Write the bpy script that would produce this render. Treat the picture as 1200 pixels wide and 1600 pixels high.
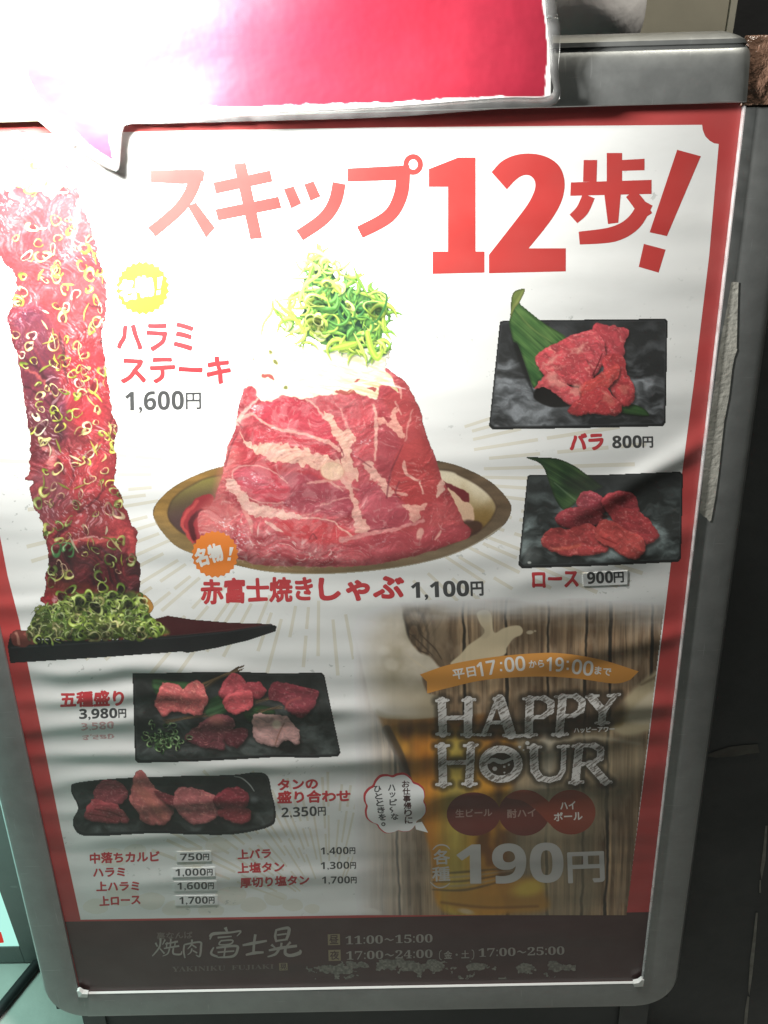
# A lit menu board outside a restaurant at night, seen close up.
import bpy, bmesh, math
import numpy as np
from mathutils import Matrix, Vector

SC = bpy.context.scene
for o in list(bpy.data.objects): bpy.data.objects.remove(o)

# ---------------------------------------------------------------- camera, world, light, exposure
# board frame: x right along the board, y up along the board, z out of its face; it leans back a little
LEAN = math.radians(10); LIFT = .125
B2W = Matrix.Translation((0, 0, LIFT)) @ Matrix.Rotation(math.radians(90) - LEAN, 4, 'X')
FPX = 1760.477
CAM = np.array([0.337362, 0.9712408, 0.80361332])
RIGHT = np.array([0.9996762, -0.02535225, 0.00218304]); DOWN = np.array([-0.02348148, -0.8860399, 0.46301394]); FWD = np.array([-0.00980418, -0.46291527, -0.88634831])
cd = bpy.data.cameras.new('camera'); cam = bpy.data.objects.new('camera', cd); SC.collection.objects.link(cam)
m = Matrix.Identity(4)
for i in range(3):
    m[i][0] = RIGHT[i]; m[i][1] = -DOWN[i]; m[i][2] = -FWD[i]; m[i][3] = CAM[i]
cam.matrix_world = B2W @ m
cd.sensor_fit = 'VERTICAL'; cd.sensor_height = 36; cd.lens = FPX * 36 / 1600.; cd.clip_start = .01; cd.clip_end = 60
SC.camera = cam

W = bpy.data.worlds.new('World'); SC.world = W; W.use_nodes = True
bg = W.node_tree.nodes['Background']; bg.inputs[0].default_value = (.90, 1.0, .97, 1); bg.inputs[1].default_value = .052

LAMP = (.128, .936, .124)
def lamp(name, loc, watts, size, color, typ='POINT'):
    l = bpy.data.lights.new(name, typ); l.energy = watts; l.color = color; l.shadow_soft_size = size
    o = bpy.data.objects.new(name, l); SC.collection.objects.link(o); o.location = B2W @ Vector(loc); return o
lamp('work_lamp', LAMP, 24.5, .022, (1.0, .985, .95))
def wl(p): return tuple(B2W.inverted() @ Vector(p))
lamp('sign_glow_fill', wl((-.30, .02, .34)), 4.8, .08, (.55, 1.0, .88))      # added point light, strengthens the lit sign's teal on the floor
lamp('panel_fill', wl((.70, .15, 1.50)), 10.0, .05, (1.0, .95, .84))  # added fill without a fixture, lifts the beige panel and white cover

vs = SC.view_settings
SC.display_settings.display_device = 'sRGB'
vs.view_transform = 'Standard'; vs.look = 'None'; vs.exposure = 0; vs.gamma = 1
try: vs.use_curve_mapping = False
except Exception: pass
SC.cycles.max_bounces = 8; SC.cycles.transparent_max_bounces = 12; SC.cycles.caustics_reflective = False; SC.cycles.caustics_refractive = False
SC.cycles.use_denoising = True

# ---------------------------------------------------------------- from the flat of the board to space
def ray(u, v):
    u = np.asarray(u, float); v = np.asarray(v, float)
    return ((u - 600) / FPX)[..., None] * RIGHT + ((v - 800) / FPX)[..., None] * DOWN + FWD
def on_board(u, v, z=0.):
    """where the board's face (or a sheet z above it) carries the point the plan calls u, v"""
    d = ray(u, v); t = (np.asarray(z) - CAM[2]) / d[..., 2]
    return CAM + d * t[..., None]
def bd(u, v, z=0.): return tuple(float(k) for k in on_board(np.array(u, float), np.array(v, float), z))
_Mi = B2W.inverted()
def on_wall(u, v, wy):
    """board coordinates of a point of the upright wall y = wy (world)"""
    d = ray(np.array(float(u)), np.array(float(v))); R3 = np.array(B2W.to_3x3()); dw = R3 @ d; cw = np.array(B2W @ Vector(CAM))
    return cw + dw * ((wy - cw[1]) / dw[1])
def on_floor(u, v, z=0.):
    d = ray(np.array(float(u)), np.array(float(v))); R3 = np.array(B2W.to_3x3()); dw = R3 @ d; cw = np.array(B2W @ Vector(CAM))
    return cw + dw * ((z - cw[2]) / dw[2])
# ---------------------------------------------------------------- printed pictures: a small painting kit
def lin(c):
    c = np.clip(np.asarray(c, float), 0, 1)
    return np.where(c <= .04045, c / 12.92, ((c + .055) / 1.055) ** 2.4)

_T = np.random.RandomState(7).rand(16, 256, 256)
def vnoise(x, y, seed=0):
    xi = np.floor(x).astype(np.int64); yi = np.floor(y).astype(np.int64)
    fx = x - xi; fy = y - yi
    fx = fx * fx * fx * (fx * (fx * 6 - 15) + 10); fy = fy * fy * fy * (fy * (fy * 6 - 15) + 10)
    t = _T[seed % 16]; o = seed * 37
    a = t[(xi + o) & 255, yi & 255]; b = t[(xi + 1 + o) & 255, yi & 255]
    c = t[(xi + o) & 255, (yi + 1) & 255]; d = t[(xi + 1 + o) & 255, (yi + 1) & 255]
    return (a * (1 - fx) + b * fx) * (1 - fy) + (c * (1 - fx) + d * fx) * fy
def fbm(x, y, octv=4, seed=0, gain=.5):
    s = 0; a = 1; n = 0
    for i in range(octv):
        s = s + a * vnoise(x * 2 ** i + 17.3 * i, y * 2 ** i + 9.1 * i, seed + i); n += a; a *= gain
    return s / n
def ridged(x, y, octv=3, seed=0):
    s = 0; a = 1; n = 0
    for i in range(octv):
        s = s + a * (1 - np.abs(2 * vnoise(x * 2 ** i + 5.7 * i, y * 2 ** i + 3.3 * i, seed + i) - 1)); n += a; a *= .5
    return s / n
def sstep(a, b, x):
    t = np.clip((x - a) / (b - a), 0, 1); return t * t * (3 - 2 * t)
def smooth_path(pts, closed, k=6):
    p = np.asarray(pts, float); n = len(p)
    if n < 3: return p
    out = []
    rng = range(n) if closed else range(n - 1)
    for i in rng:
        if closed: p0, p1, p2, p3 = p[i - 1], p[i], p[(i + 1) % n], p[(i + 2) % n]
        else: p0, p1, p2, p3 = p[max(i - 1, 0)], p[i], p[i + 1], p[min(i + 2, n - 1)]
        for j in range(k):
            t = j / k
            out.append(.5 * (2 * p1 + (p2 - p0) * t + (2 * p0 - 5 * p1 + 4 * p2 - p3) * t * t + (3 * p1 - p0 - 3 * p2 + p3) * t ** 3))
    if not closed: out.append(p[-1])
    return np.array(out)

class Canvas:
    """a picture painted over the box u0..u1, v0..v1, colours as sRGB 0..1"""
    def __init__(s, u0, v0, u1, v1, step=1.0):
        s.u = np.arange(u0, u1 + step * .5, step); s.v = np.arange(v0, v1 + step * .5, step); s.step = step
        s.U, s.V = np.meshgrid(s.u, s.v)
        s.c = np.zeros(s.U.shape + (3,)); s.a = np.zeros(s.U.shape); s.wu = 0; s.wv = 0
    def warp(s, amp, scale, seed):
        s.wu = amp * (fbm(s.U / scale, s.V / scale, 3, seed) - .5) * 2; s.wv = amp * (fbm(s.U / scale + 40, s.V / scale, 3, seed + 3) - .5) * 2
    def nowarp(s): s.wu = s.wv = 0
    def sl(s, x0, y0, x1, y1):
        i0 = int(np.clip((x0 - s.u[0]) / s.step, 0, len(s.u))); i1 = int(np.clip((x1 - s.u[0]) / s.step + 2, 0, len(s.u)))
        j0 = int(np.clip((y0 - s.v[0]) / s.step, 0, len(s.v))); j1 = int(np.clip((y1 - s.v[0]) / s.step + 2, 0, len(s.v)))
        return slice(j0, j1), slice(i0, i1)
    def uv(s, q):
        U = s.U[q]; V = s.V[q]
        if not np.isscalar(s.wu): U = U + s.wu[q]; V = V + s.wv[q]
        return U, V
    def sdf(s, pts, closed=True, margin=6, smooth=True, width=None):
        p = np.asarray(pts, float)
        w = None
        if width is not None:
            w = np.asarray(width, float)
            if w.ndim == 0: w = np.full(len(p), float(w))
            if len(w) == 2 and len(p) != 2: w = np.interp(np.linspace(0, 1, len(p)), [0, 1], w)
            if len(w) == 3 and len(p) != 3: w = np.interp(np.linspace(0, 1, len(p)), [0, .5, 1], w)
        if smooth and len(p) > 2:
            p2 = smooth_path(p, closed)
            if w is not None:
                w = np.interp(np.linspace(0, 1, len(p2)), np.linspace(0, 1, len(w)), w)
            p = p2
        m = margin + (0 if w is None else w.max()) + 14
        q = s.sl(p[:, 0].min() - m, p[:, 1].min() - m, p[:, 0].max() + m, p[:, 1].max() + m)
        U, V = s.uv(q)
        d = np.full(U.shape, 1e9); ins = np.zeros(U.shape, bool)
        n = len(p)
        for i in range(n if closed else n - 1):
            ax, ay = p[i]; bx, by = p[(i + 1) % n]; ex, ey = bx - ax, by - ay
            L = ex * ex + ey * ey + 1e-9
            t = np.clip(((U - ax) * ex + (V - ay) * ey) / L, 0, 1)
            dd = np.hypot(U - ax - t * ex, V - ay - t * ey)
            if w is not None: dd = dd - (w[i] + (w[(i + 1) % n] - w[i]) * t) * .5
            d = np.minimum(d, dd)
            if closed:
                cr = ((ay > V) != (by > V)) & (U < ex * (V - ay) / (by - ay + 1e-12) + ax)
                ins ^= cr
        if closed and w is None: d = np.where(ins, -d, d)
        return q, d
    def put(s, q, m, col, alpha=True):
        if not q[0].stop > q[0].start or not q[1].stop > q[1].start: return
        col = np.asarray(col, float)
        if col.max() > 1.5: col = col / 255.
        s.c[q] = s.c[q] * (1 - m[..., None]) + col * m[..., None]
        if alpha: s.a[q] = np.maximum(s.a[q], m)
    def fill(s, pts, col, soft=1.2, op=1., alpha=False, smooth=True, tex=None):
        q, d = s.sdf(pts, True, soft * 2 + 2, smooth)
        m = op * sstep(soft * .5, -soft * .5, d)
        if tex is not None: m = m * tex[q]
        s.put(q, m, col, alpha); return q, d
    def line(s, pts, w, col, soft=1.2, op=1., alpha=False, smooth=True, tex=None):
        q, d = s.sdf(pts, False, soft * 2 + 2, smooth, width=w)
        m = op * sstep(soft * .5, -soft * .5, d)
        if tex is not None: m = m * tex[q]
        s.put(q, m, col, alpha); return q, d
    def ell(s, cx, cy, rx, ry, ang, col, soft=1.2, op=1., alpha=False, tex=None):
        R = max(rx, ry) + soft + 16; q = s.sl(cx - R, cy - R, cx + R, cy + R); U, V = s.uv(q)
        ca, sa = np.cos(ang), np.sin(ang); x = (U - cx) * ca + (V - cy) * sa; y = -(U - cx) * sa + (V - cy) * ca
        r = np.hypot(x / rx, y / ry); d = (r - 1) * min(rx, ry)
        m = op * sstep(soft * .5, -soft * .5, d)
        if tex is not None: m = m * tex[q]
        s.put(q, m, col, alpha); return q, r
    def mul(s, pts, f, soft=8, op=1., smooth=True):
        q, d = s.sdf(pts, True, soft * 2, smooth); m = op * sstep(soft * .5, -soft * .5, d)
        s.c[q] *= (1 + (np.asarray(f, float) - 1) * m[..., None])
    def ring(s, cx, cy, r, asp, ang, th, col, rs, alpha=False, shadow=.35, dark=.45):
        """a cut of spring onion: a small tilted tube seen from above"""
        R = r * 1.9 + 4; q = s.sl(cx - R, cy - R, cx + R, cy + R)
        if q[0].stop - q[0].start < 2 or q[1].stop - q[1].start < 2: return
        U, V = s.U[q], s.V[q]
        ca, sa = np.cos(ang), np.sin(ang)
        def rad(ox, oy, rr):
            x = (U - cx - ox) * ca + (V - cy - oy) * sa; y = (-(U - cx - ox) * sa + (V - cy - oy) * ca) / asp
            a = np.arctan2(y, x)
            return np.hypot(x, y) / (rr * (1 + .13 * np.sin(2 * a + rs[0]) + .09 * np.sin(3 * a + rs[1]))), a
        rr, a = rad(1.2, 2.0, r)
        s.c[q] *= (1 - shadow * sstep(1.5, .6, rr))[..., None]
        rr, a = rad(0, 0, r)
        s.c[q] *= (1 - dark * sstep(1.0, .55, rr) * sstep(0, .4, rr + .25))[..., None]
        wob = th * (1 + .5 * np.sin(a + rs[2]))
        d = np.abs(rr - 1) * r * (.5 + .5 * asp) - wob * .5
        gap = sstep(-.97, -.8, np.cos(a - rs[3])) if rs[4] > .6 else 1.0
        m = sstep(.6, -.6, d) * gap
        light = .92 + .16 * np.cos(a + 2.0) - .22 * sstep(.0, 1., (rr - 1) * r / (th + .1) + .2) * sstep(-.2, .8, -np.cos(a + 1.8)) + .10 * np.cos(3 * a + rs[1])
        cc = np.clip(np.asarray(col, float) / 255. * light[..., None], 0, 1)
        s.put(q, m, cc, alpha)
        s.put(q, .7 * sstep(.5, -.5, np.abs(rr - 1) * r - .35 * th * .5) * sstep(.3, .95, np.cos(a + 2.2)), np.array([1, 1, .86]))
    def relief(s, h, gain, spec=0., lx=-.5, ly=-.7, mask=None, power=18):
        gy, gx = np.gradient(h, s.step)
        nz = 1 / np.sqrt(1 + (gx * gain) ** 2 + (gy * gain) ** 2); nx = -gx * gain * nz; ny = -gy * gain * nz
        L = np.array([lx, ly, .75]); L = L / np.linalg.norm(L)
        df = (nx * L[0] + ny * L[1] + nz * L[2]) / L[2]
        H = L + np.array([0, 0, 1.]); H /= np.linalg.norm(H)
        sp = np.clip(nx * H[0] + ny * H[1] + nz * H[2], 0, 1) ** power
        f = np.clip(df, .35, 1.5); m = 1 if mask is None else mask
        f = 1 + (f - 1) * m
        s.c = np.clip(s.c * f[..., None], 0, 1)
        base = np.clip(H[2], 0, 1) ** power
        if spec: s.c = np.clip(s.c + (spec * np.clip(sp - base * 1.02, 0, 1) * m)[..., None] * np.array([1, .93, .95]), 0, 1)
    def mask_poly(s, pts, soft=1.2, smooth=True):
        m = np.zeros(s.U.shape); q, d = s.sdf(pts, True, soft * 2 + 2, smooth); m[q] = sstep(soft * .5, -soft * .5, d); return m

def A8(*c): return np.array(c, float) / 255.
def lerp(a, b, t): return np.asarray(a) * (1 - t[..., None]) + np.asarray(b) * t[..., None]

# ---------------------------------------------------------------- the mountain of thin beef in its brass bowl
def paint_mountain():
    cv = Canvas(234, 380, 802, 902); U, V = cv.U, cv.V; R = np.random.RandomState(3)
    # bowl
    outer = [(239, 804), (247, 783), (271, 761), (305, 743), (348, 729), (420, 720), (520, 716), (620, 715), (684, 720), (727, 732), (767, 753), (791, 777), (799, 796),
             (785, 823), (740, 852), (687, 873), (607, 889), (513, 897), (433, 895), (372, 884), (287, 860), (254, 832)]
    q, d = cv.fill(outer, A8(134, 106, 62), 1.4, alpha=True)
    g = fbm(U / 40, V / 9, 3, 2)
    t = sstep(260, 760, U)
    rim = lerp(A8(150, 116, 62), A8(104, 86, 66), t) * (.8 + .4 * g)[..., None]
    low = sstep(835, 890, V + (np.abs(U - 520) / 280) ** 2 * 55)
    rim = rim * (1 - .3 * low[..., None]) + A8(150, 140, 118) * .3 * low[..., None]
    M = cv.mask_poly(outer, 1.4); cv.c = cv.c * (1 - M[..., None]) + rim * M[..., None]
    inner = [(262, 801), (271, 779), (300, 758), (350, 742), (520, 731), (684, 734), (720, 744), (753, 763), (773, 785), (772, 803), (750, 828), (690, 855), (600, 873), (500, 880), (390, 868), (300, 840), (270, 820)]
    Mi = cv.mask_poly(inner, 3)
    inn = lerp(A8(84, 62, 60), A8(150, 142, 72), sstep(820, 745, V + .25 * (U - 262)) * sstep(480, 330, U) + 0)
    rt = sstep(600, 690, U)
    gold = lerp(A8(226, 214, 186), A8(140, 112, 62), sstep(745, 815, V - .1 * (U - 700) + 30 * (fbm(U / 30, V / 30, 3, 4) - .5)))
    inn = inn * (1 - rt[..., None]) + gold * rt[..., None]
    cv.c = cv.c * (1 - Mi[..., None]) + inn * Mi[..., None]
    cv.line(inner + inner[:1], 2.4, A8(70, 54, 42), 4, .55)
    cv.line([(240, 800), (246, 782), (271, 760), (305, 742), (350, 727)], 1.2, A8(60, 46, 34), 2.0, .5)
    bot = [(241, 812), (254, 834), (287, 861), (372, 885.5), (433, 895), (513, 897), (607, 889), (687, 873), (740, 852), (785, 823)]
    cv.line(bot, 2.6, A8(206, 200, 180), 1.6, .75); cv.line([(a, b + 2) for a, b in bot], 1.2, A8(60, 52, 44), 1.6, .7)
    # folded slices lying in the bowl at both ends
    cv.warp(3, 14, 5)
    cv.fill([(293, 795), (312, 778), (335, 780), (330, 850), (300, 846), (288, 822), (282, 812)], A8(160, 52, 60), 2)
    cv.line([(310, 785), (284, 815), (292, 832), (301, 848)], (5, 5, 4), A8(196, 78, 78), 2)
    cv.line([(313, 800), (298, 818), (304, 840)], 9, A8(70, 26, 34), 4, .8)
    cv.fill([(692, 752), (704, 756), (722, 764), (733, 778), (728, 792), (712, 786), (698, 772)], A8(112, 40, 46), 2)
    cv.fill([(700, 762), (712, 772), (724, 784), (737, 790), (738, 814), (724, 816), (712, 800), (704, 784)], A8(218, 182, 152), 2)
    cv.fill([(720, 818), (740, 814), (756, 822), (735, 838), (718, 838)], A8(66, 42, 40), 5, .8)
    cv.nowarp()
    # body of meat
    sil = [(383, 604), (376, 622), (372, 642), (366, 672), (356, 700), (351, 722), (341, 765), (328, 792), (312, 800), (310, 822), (318, 845), (350, 868), (384, 877), (410, 883), (500, 886), (560, 884), (607, 878), (650, 868), (690, 855),
           (735, 838), (724, 812), (708, 780), (692, 751), (684, 727), (677, 705), (671, 691), (663, 665), (660, 653), (652, 630), (640, 606), (628, 592), (612, 582), (599, 575), (560, 590), (470, 600), (400, 598)]
    cv.warp(2.2, 11, 1)
    M = cv.mask_poly(sil, 1.6); cv.a = np.maximum(cv.a, M)
    wx = U + 26 * (fbm(U / 60, V / 60, 3, 1) - .5) * 2; wy = V + 26 * (fbm(U / 60 + 9, V / 60, 3, 2) - .5) * 2
    n1 = fbm(wx / 34, wy / 20, 5, 3); n2 = fbm(wx / 9, wy / 5, 4, 6); n3 = fbm(U / 3.0, V / 2.6, 3, 8)
    base = lerp(A8(150, 40, 52), A8(222, 94, 104), np.clip((n1 - .25) * 1.7, 0, 1))
    base = lerp(base, A8(232, 150, 150), np.clip((n2 - .56) * 2.2, 0, .6))
    base = base * (.86 + .28 * n3)[..., None]
    base = lerp(base, A8(160, 44, 46), sstep(570, 660, U) * .55)
    cv.c = cv.c * (1 - M[..., None]) + base * M[..., None]
    mus = lambda pts, c, soft=6, op=.8: cv.fill(pts, A8(*c), soft, op)
    mus([(395, 648), (420, 628), (450, 622), (486, 632), (505, 652), (528, 690), (512, 690), (480, 676), (440, 668), (410, 660)], (196, 44, 66), 5, .75)
    mus([(385, 668), (420, 672), (470, 684), (516, 700), (510, 712), (470, 700), (430, 692), (398, 690)], (190, 46, 62), 5, .8)
    mus([(366, 690), (392, 704), (420, 722), (460, 732), (498, 742), (520, 756), (480, 752), (430, 740), (380, 730), (358, 722)], (176, 40, 52), 6, .7)
    mus([(440, 742), (480, 740), (520, 758), (545, 770), (552, 800), (520, 806), (470, 800), (442, 785)], (142, 48, 66), 8, .75)
    mus([(556, 640), (582, 636), (584, 700), (560, 716), (552, 690)], (186, 60, 70), 6, .6)
    mus([(590, 660), (612, 662), (632, 684), (625, 740), (600, 756), (588, 720)], (150, 46, 58), 7, .75)
    mus([(598, 620), (640, 620), (656, 655), (670, 700), (690, 760), (668, 790), (640, 780), (630, 720), (620, 660)], (166, 44, 48), 8, .6)
    mus([(616, 715), (640, 690), (664, 690), (684, 740), (690, 765), (660, 790), (625, 782), (610, 760)], (172, 46, 48), 5, .75)
    mus([(560, 760), (604, 762), (640, 800), (640, 820), (580, 828), (566, 800)], (168, 62, 80), 8, .65)
    mus([(430, 818), (480, 812), (545, 826), (550, 845), (500, 850), (450, 838)], (204, 50, 58), 8, .7)
    mus([(560, 850), (640, 830), (720, 820), (732, 838), (660, 862), (580, 872)], (170, 54, 68), 8, .6)
    # marbled zone low on the left
    zone = cv.mask_poly([(318, 800), (350, 790), (380, 800), (430, 830), (500, 850), (540, 870), (500, 884), (400, 880), (330, 856)], 20)
    vein = sstep(.80, .93, ridged(wx / 17, wy / 12, 2, 9)); cv.c = lerp(cv.c, A8(244, 202, 196), np.clip(vein * zone * .9, 0, 1))
    pale = cv.mask_poly([(350, 700), (376, 715), (352, 770), (372, 800), (345, 850), (316, 846), (312, 800), (335, 770)], 18)
    cv.c = lerp(cv.c, A8(226, 128, 122), pale * (.35 + .4 * n2))
    vein2 = sstep(.87, .96, ridged(wx / 34, wy / 22, 3, 11)) * M
    cv.c = lerp(cv.c, A8(240, 190, 180), vein2 * .32)
    for sc_, sd_, lo_, op_ in ((11, 14, .86, .42), (20, 3, .90, .5), (7, 8, .88, .25)):
        vv = sstep(lo_, lo_ + .07, ridged(wx / sc_, wy / sc_ / .62, 2, sd_)) * sstep(.42, .62, fbm(U / 36, V / 30, 3, sd_ + 1)); cv.c = lerp(cv.c, A8(240, 196, 186), vv * M * op_)
    # oval muscle
    cv.ell(408, 757, 46, 25, .38, A8(196, 56, 74), 4, .85); cv.ell(395, 748, 26, 14, .3, A8(214, 110, 128), 14, .55)
    an = np.linspace(.5, 5.6, 14); ca, sa = np.cos(.38), np.sin(.38)
    cv.line([(408 + 47 * np.cos(a) * ca - 26 * np.sin(a) * sa, 757 + 47 * np.cos(a) * sa + 26 * np.sin(a) * ca) for a in an], (1.5, 2.6, 1.5), A8(236, 172, 164), 1.6, .8)
    # fat
    FC = A8(244, 204, 178); F2 = A8(238, 186, 168)
    ft = np.clip(.62 + .62 * fbm(U / 7, V / 5, 4, 5), 0, 1)
    def fat(p, c=FC, soft=1.8, op=.96): cv.fill(p, A8(150, 60, 56), 5, .35); cv.fill(p, c, soft, op, tex=ft)
    def fl(p, w, c=F2, op=.9): cv.line(p, w, c, 1.8, op, tex=ft)
    cv.warp(6, 8, 4)
    fat([(372, 674), (388, 690), (407, 695), (439, 694), (471, 700), (503, 711), (530, 722), (540, 745), (527, 750), (497, 733), (460, 724), (428, 719), (407, 712), (391, 702)])
    fat([(503, 646), (521, 651), (530, 668), (545, 676), (558, 685), (552, 696), (546, 702), (554, 723), (562, 739), (549, 755), (535, 730), (531, 702), (522, 678)])
    fat([(530, 745), (553, 738), (552, 765), (557, 785), (565, 801), (577, 829), (558, 832), (554, 807), (547, 775)], F2)
    fat([(565, 724), (581, 722), (592, 740), (608, 758), (614, 772), (606, 776), (590, 756), (575, 742)], F2)
    fat([(628, 788), (649, 789), (668, 782), (660, 799), (652, 813), (643, 815), (640, 802)], A8(240, 184, 164))
    fat([(350, 752), (366, 750), (377, 768), (401, 785), (423, 792), (455, 800), (478, 808), (458, 812), (428, 809), (405, 807), (386, 799), (374, 786), (362, 772)], A8(244, 206, 188))
    fat([(591, 652), (607, 660), (613, 640), (620, 637), (621, 658), (634, 680), (627, 684), (611, 668), (592, 664)], A8(238, 176, 156))
    fat([(689, 748), (694, 762), (684, 776), (680, 768)], A8(240, 196, 176))
    cv.warp(2.5, 9, 4)
    fl([(372, 657), (383, 650), (394, 648), (417, 664), (449, 673), (481, 680), (513, 691), (530, 704)], (5, 4, 6))
    fl([(371, 660), (384, 640), (403, 624)], (8, 5, 3), A8(246, 214, 196)); fl([(476, 622), (492, 634), (504, 652)], 3.2)
    fl([(584, 634), (588, 660), (587, 690), (586, 720)], (4.5, 6, 3)); fl([(532, 640), (540, 660), (546, 676)], 3, F2, .6)
    fl([(631, 720), (636, 740), (652, 750)], (4, 6, 3)); fl([(656, 752), (661, 772)], 3); fl([(618, 628), (628, 648)], 3, F2, .7); fl([(645, 640), (638, 668), (634, 690)], (2, 4, 2), F2, .6)
    fl([(612, 770), (634, 772)], (3, 5), F2, .8); fl([(604, 598), (624, 604), (626, 622)], (5, 4, 2), F2, .8)
    fl([(533, 843), (553, 839), (580, 833), (612, 828), (639, 820), (662, 814)], (9, 6, 4), A8(226, 150, 146)); cv.ell(656, 833, 6, 9, .2, F2, 3, .85); fl([(680, 842), (688, 830)], 4)
    fl([(415, 815), (428, 824), (442, 832)], (3, 6, 2), A8(246, 212, 196)); fl([(377, 793), (388, 808), (395, 832)], (3, 7, 3), F2, .6)
    fl([(478, 808), (513, 812), (530, 822), (548, 836)], (2.5, 2.5, 4)); fl([(524, 760), (560, 764)], 3, F2, .5); fl([(480, 756), (512, 752), (536, 768)], (3, 5, 2), F2, .7)
    fl([(455, 655), (449, 668), (462, 672)], 2, F2, .4); fl([(483, 655), (487, 668)], 2, F2, .5); fl([(500, 790), (540, 778), (556, 786)], 2.2, F2, .6); fl([(470, 806), (500, 798)], 2, F2, .5)
    cv.nowarp()
    cv.ell(519, 737, 19, 15, .15, A8(200, 140, 112), 4, .7); cv.ell(519, 736, 18, 14, .15, A8(244, 212, 178), 2.5, 1)
    for x, y in ((440, 711), (465, 720), (455, 706), (491, 722)): cv.ell(x, y, 2, 1.2, .3, A8(176, 120, 110), 2, .8)
    # creases between slices
    for p, w in (([(604, 778), (610, 740), (622, 712), (630, 694)], (2.5, 3, 1)), ([(532, 700), (537, 712), (531, 716)], 2), ([(575, 830), (590, 827), (612, 824)], (2, 1.5, 1)), ([(484, 842), (489, 834), (495, 842)], 2), ([(352, 730), (360, 700), (372, 676)], (1, 3, 1)),
                 ([(624, 752), (618, 770), (626, 780)], (2, 2, 1)), ([(372, 660), (378, 668)], 2), ([(560, 716), (580, 730)], 2)):
        cv.line(p, w, A8(92, 24, 36), 2.4, .7)
    cv.c = lerp(cv.c, A8(222, 150, 146), M * (.16 + .10 * n1)); cv.c = lerp(cv.c, A8(238, 190, 186), np.clip((fbm(wx / 14, wy / 9, 4, 10) - .50) * 2, 0, .28) * M * sstep(640, 480, U))
    # fold, sheen and the round of the whole
    h = 7 * fbm(wx / 26, wy / 17, 4, 12) + 1.5 * n2
    cv.relief(h, .19, .5, mask=M * .85, power=30)
    gl = np.clip((fbm(U / 3.4, V / 2.2, 3, 13) - .60) * 7, 0, 1)
    for x, y, r, o in ((400, 640, 16, 1), (425, 672, 12, .8), (408, 686, 12, .7), (395, 750, 24, .7), (430, 760, 16, .5), (370, 840, 34, .75), (352, 820, 24, .8), (420, 850, 30, .4), (556, 710, 10, .6), (562, 690, 10, .6), (478, 775, 20, .3), (450, 790, 20, .35), (600, 845, 24, .35), (575, 690, 8, .7)):
        q, rr = cv.ell(x, y, r, r * .7, .2, A8(255, 236, 240), 1, 0.)
        cv.put(q, o * sstep(1.1, .2, rr) * gl[q] * M[q], A8(255, 240, 244), False)
    edge = cv.mask_poly([(x, y) for x, y in sil], 46); cv.c *= (1 - (.28 * (1 - edge) * M * sstep(560, 680, U)))[..., None]
    cv.c *= (1 - .30 * M * sstep(866, 884, V + ((U - 500) / 230) ** 2 * 30))[..., None]
    # grated radish cap
    cv.warp(4, 10, 6)
    cap = [(396, 560), (420, 545), (470, 540), (560, 540), (606, 545), (604, 575), (622, 612), (596, 600), (588, 622), (560, 616), (520, 616), (470, 622), (440, 618), (424, 628), (404, 622), (396, 604), (382, 606), (392, 585)]
    Mc = cv.mask_poly(cap, 2); cv.a = np.maximum(cv.a, Mc)
    strand = fbm((U + V * .4) / 26, (V - U * .25) / 4, 3, 7)
    cc = lerp(A8(246, 240, 220), A8(206, 190, 138), np.clip((strand - .40) * 2.5, 0, 1) * (.35 + .65 * sstep(480, 620, U)))
    cv.c = cv.c * (1 - Mc[..., None]) + cc * Mc[..., None]
    for p in ([(522, 612), (548, 610), (556, 616), (540, 617)], [(572, 606), (588, 606), (584, 612)], [(408, 586), (420, 584), (430, 592), (414, 591)], [(552, 594), (564, 590), (556, 596)]):
        cv.fill(p, A8(170, 70, 66), 1.5, .85)
    for x, y in ((422, 552), (431, 564), (446, 606)): cv.ell(x, y, 4, 3, .6, A8(120, 124, 60), 2, .9)
    cv.nowarp()
    for i in range(26):
        x = R.uniform(440, 600); y = R.uniform(566, 616); L = R.uniform(14, 40); a = R.uniform(-.5, .35)
        cv.line([(x, y), (x + L * .5, y + L * .5 * np.sin(a) + R.uniform(-3, 3)), (x + L, y + L * np.sin(a))], (1, 2.6, 1), A8(236, 222, 170) if i % 2 else A8(255, 255, 248), 1.2, .6)
    # spring onion heap
    G = [(36, 84, 52), (60, 118, 62), (92, 150, 70), (128, 178, 72), (172, 206, 84), (204, 226, 110), (226, 238, 150)]
    heap = [(486, 386), (500, 392), (520, 402), (530, 412), (560, 432), (580, 448), (602, 458), (608, 492), (606, 530), (598, 556), (560, 552), (520, 548), (490, 540), (462, 526), (440, 500), (446, 470), (470, 450), (472, 430), (476, 405)]
    core = cv.mask_poly([(476, 432), (510, 410), (530, 440), (556, 452), (598, 462), (602, 500), (586, 540), (540, 546), (500, 535), (466, 510), (478, 470)], 10)
    cn = fbm(U / 9, V / 9, 3, 1)
    core = core + .9 * (cn - .5); mk = sstep(.35, .75, core); cv.a = np.maximum(cv.a, np.where(mk > .5, 1, 0))
    cv.c = lerp(cv.c, lerp(A8(26, 58, 44), A8(104, 160, 74), np.clip((cn - .3) * 2.2, 0, 1)), mk)
    hp = np.array(heap, float)
    def inside(x, y):
        c = False
        for i in range(len(hp)):
            a, b = hp[i], hp[i - 1]
            if (a[1] > y) != (b[1] > y) and x < (b[0] - a[0]) * (y - a[1]) / (b[1] - a[1] + 1e-9) + a[0]: c = not c
        return c
    n = 0
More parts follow.
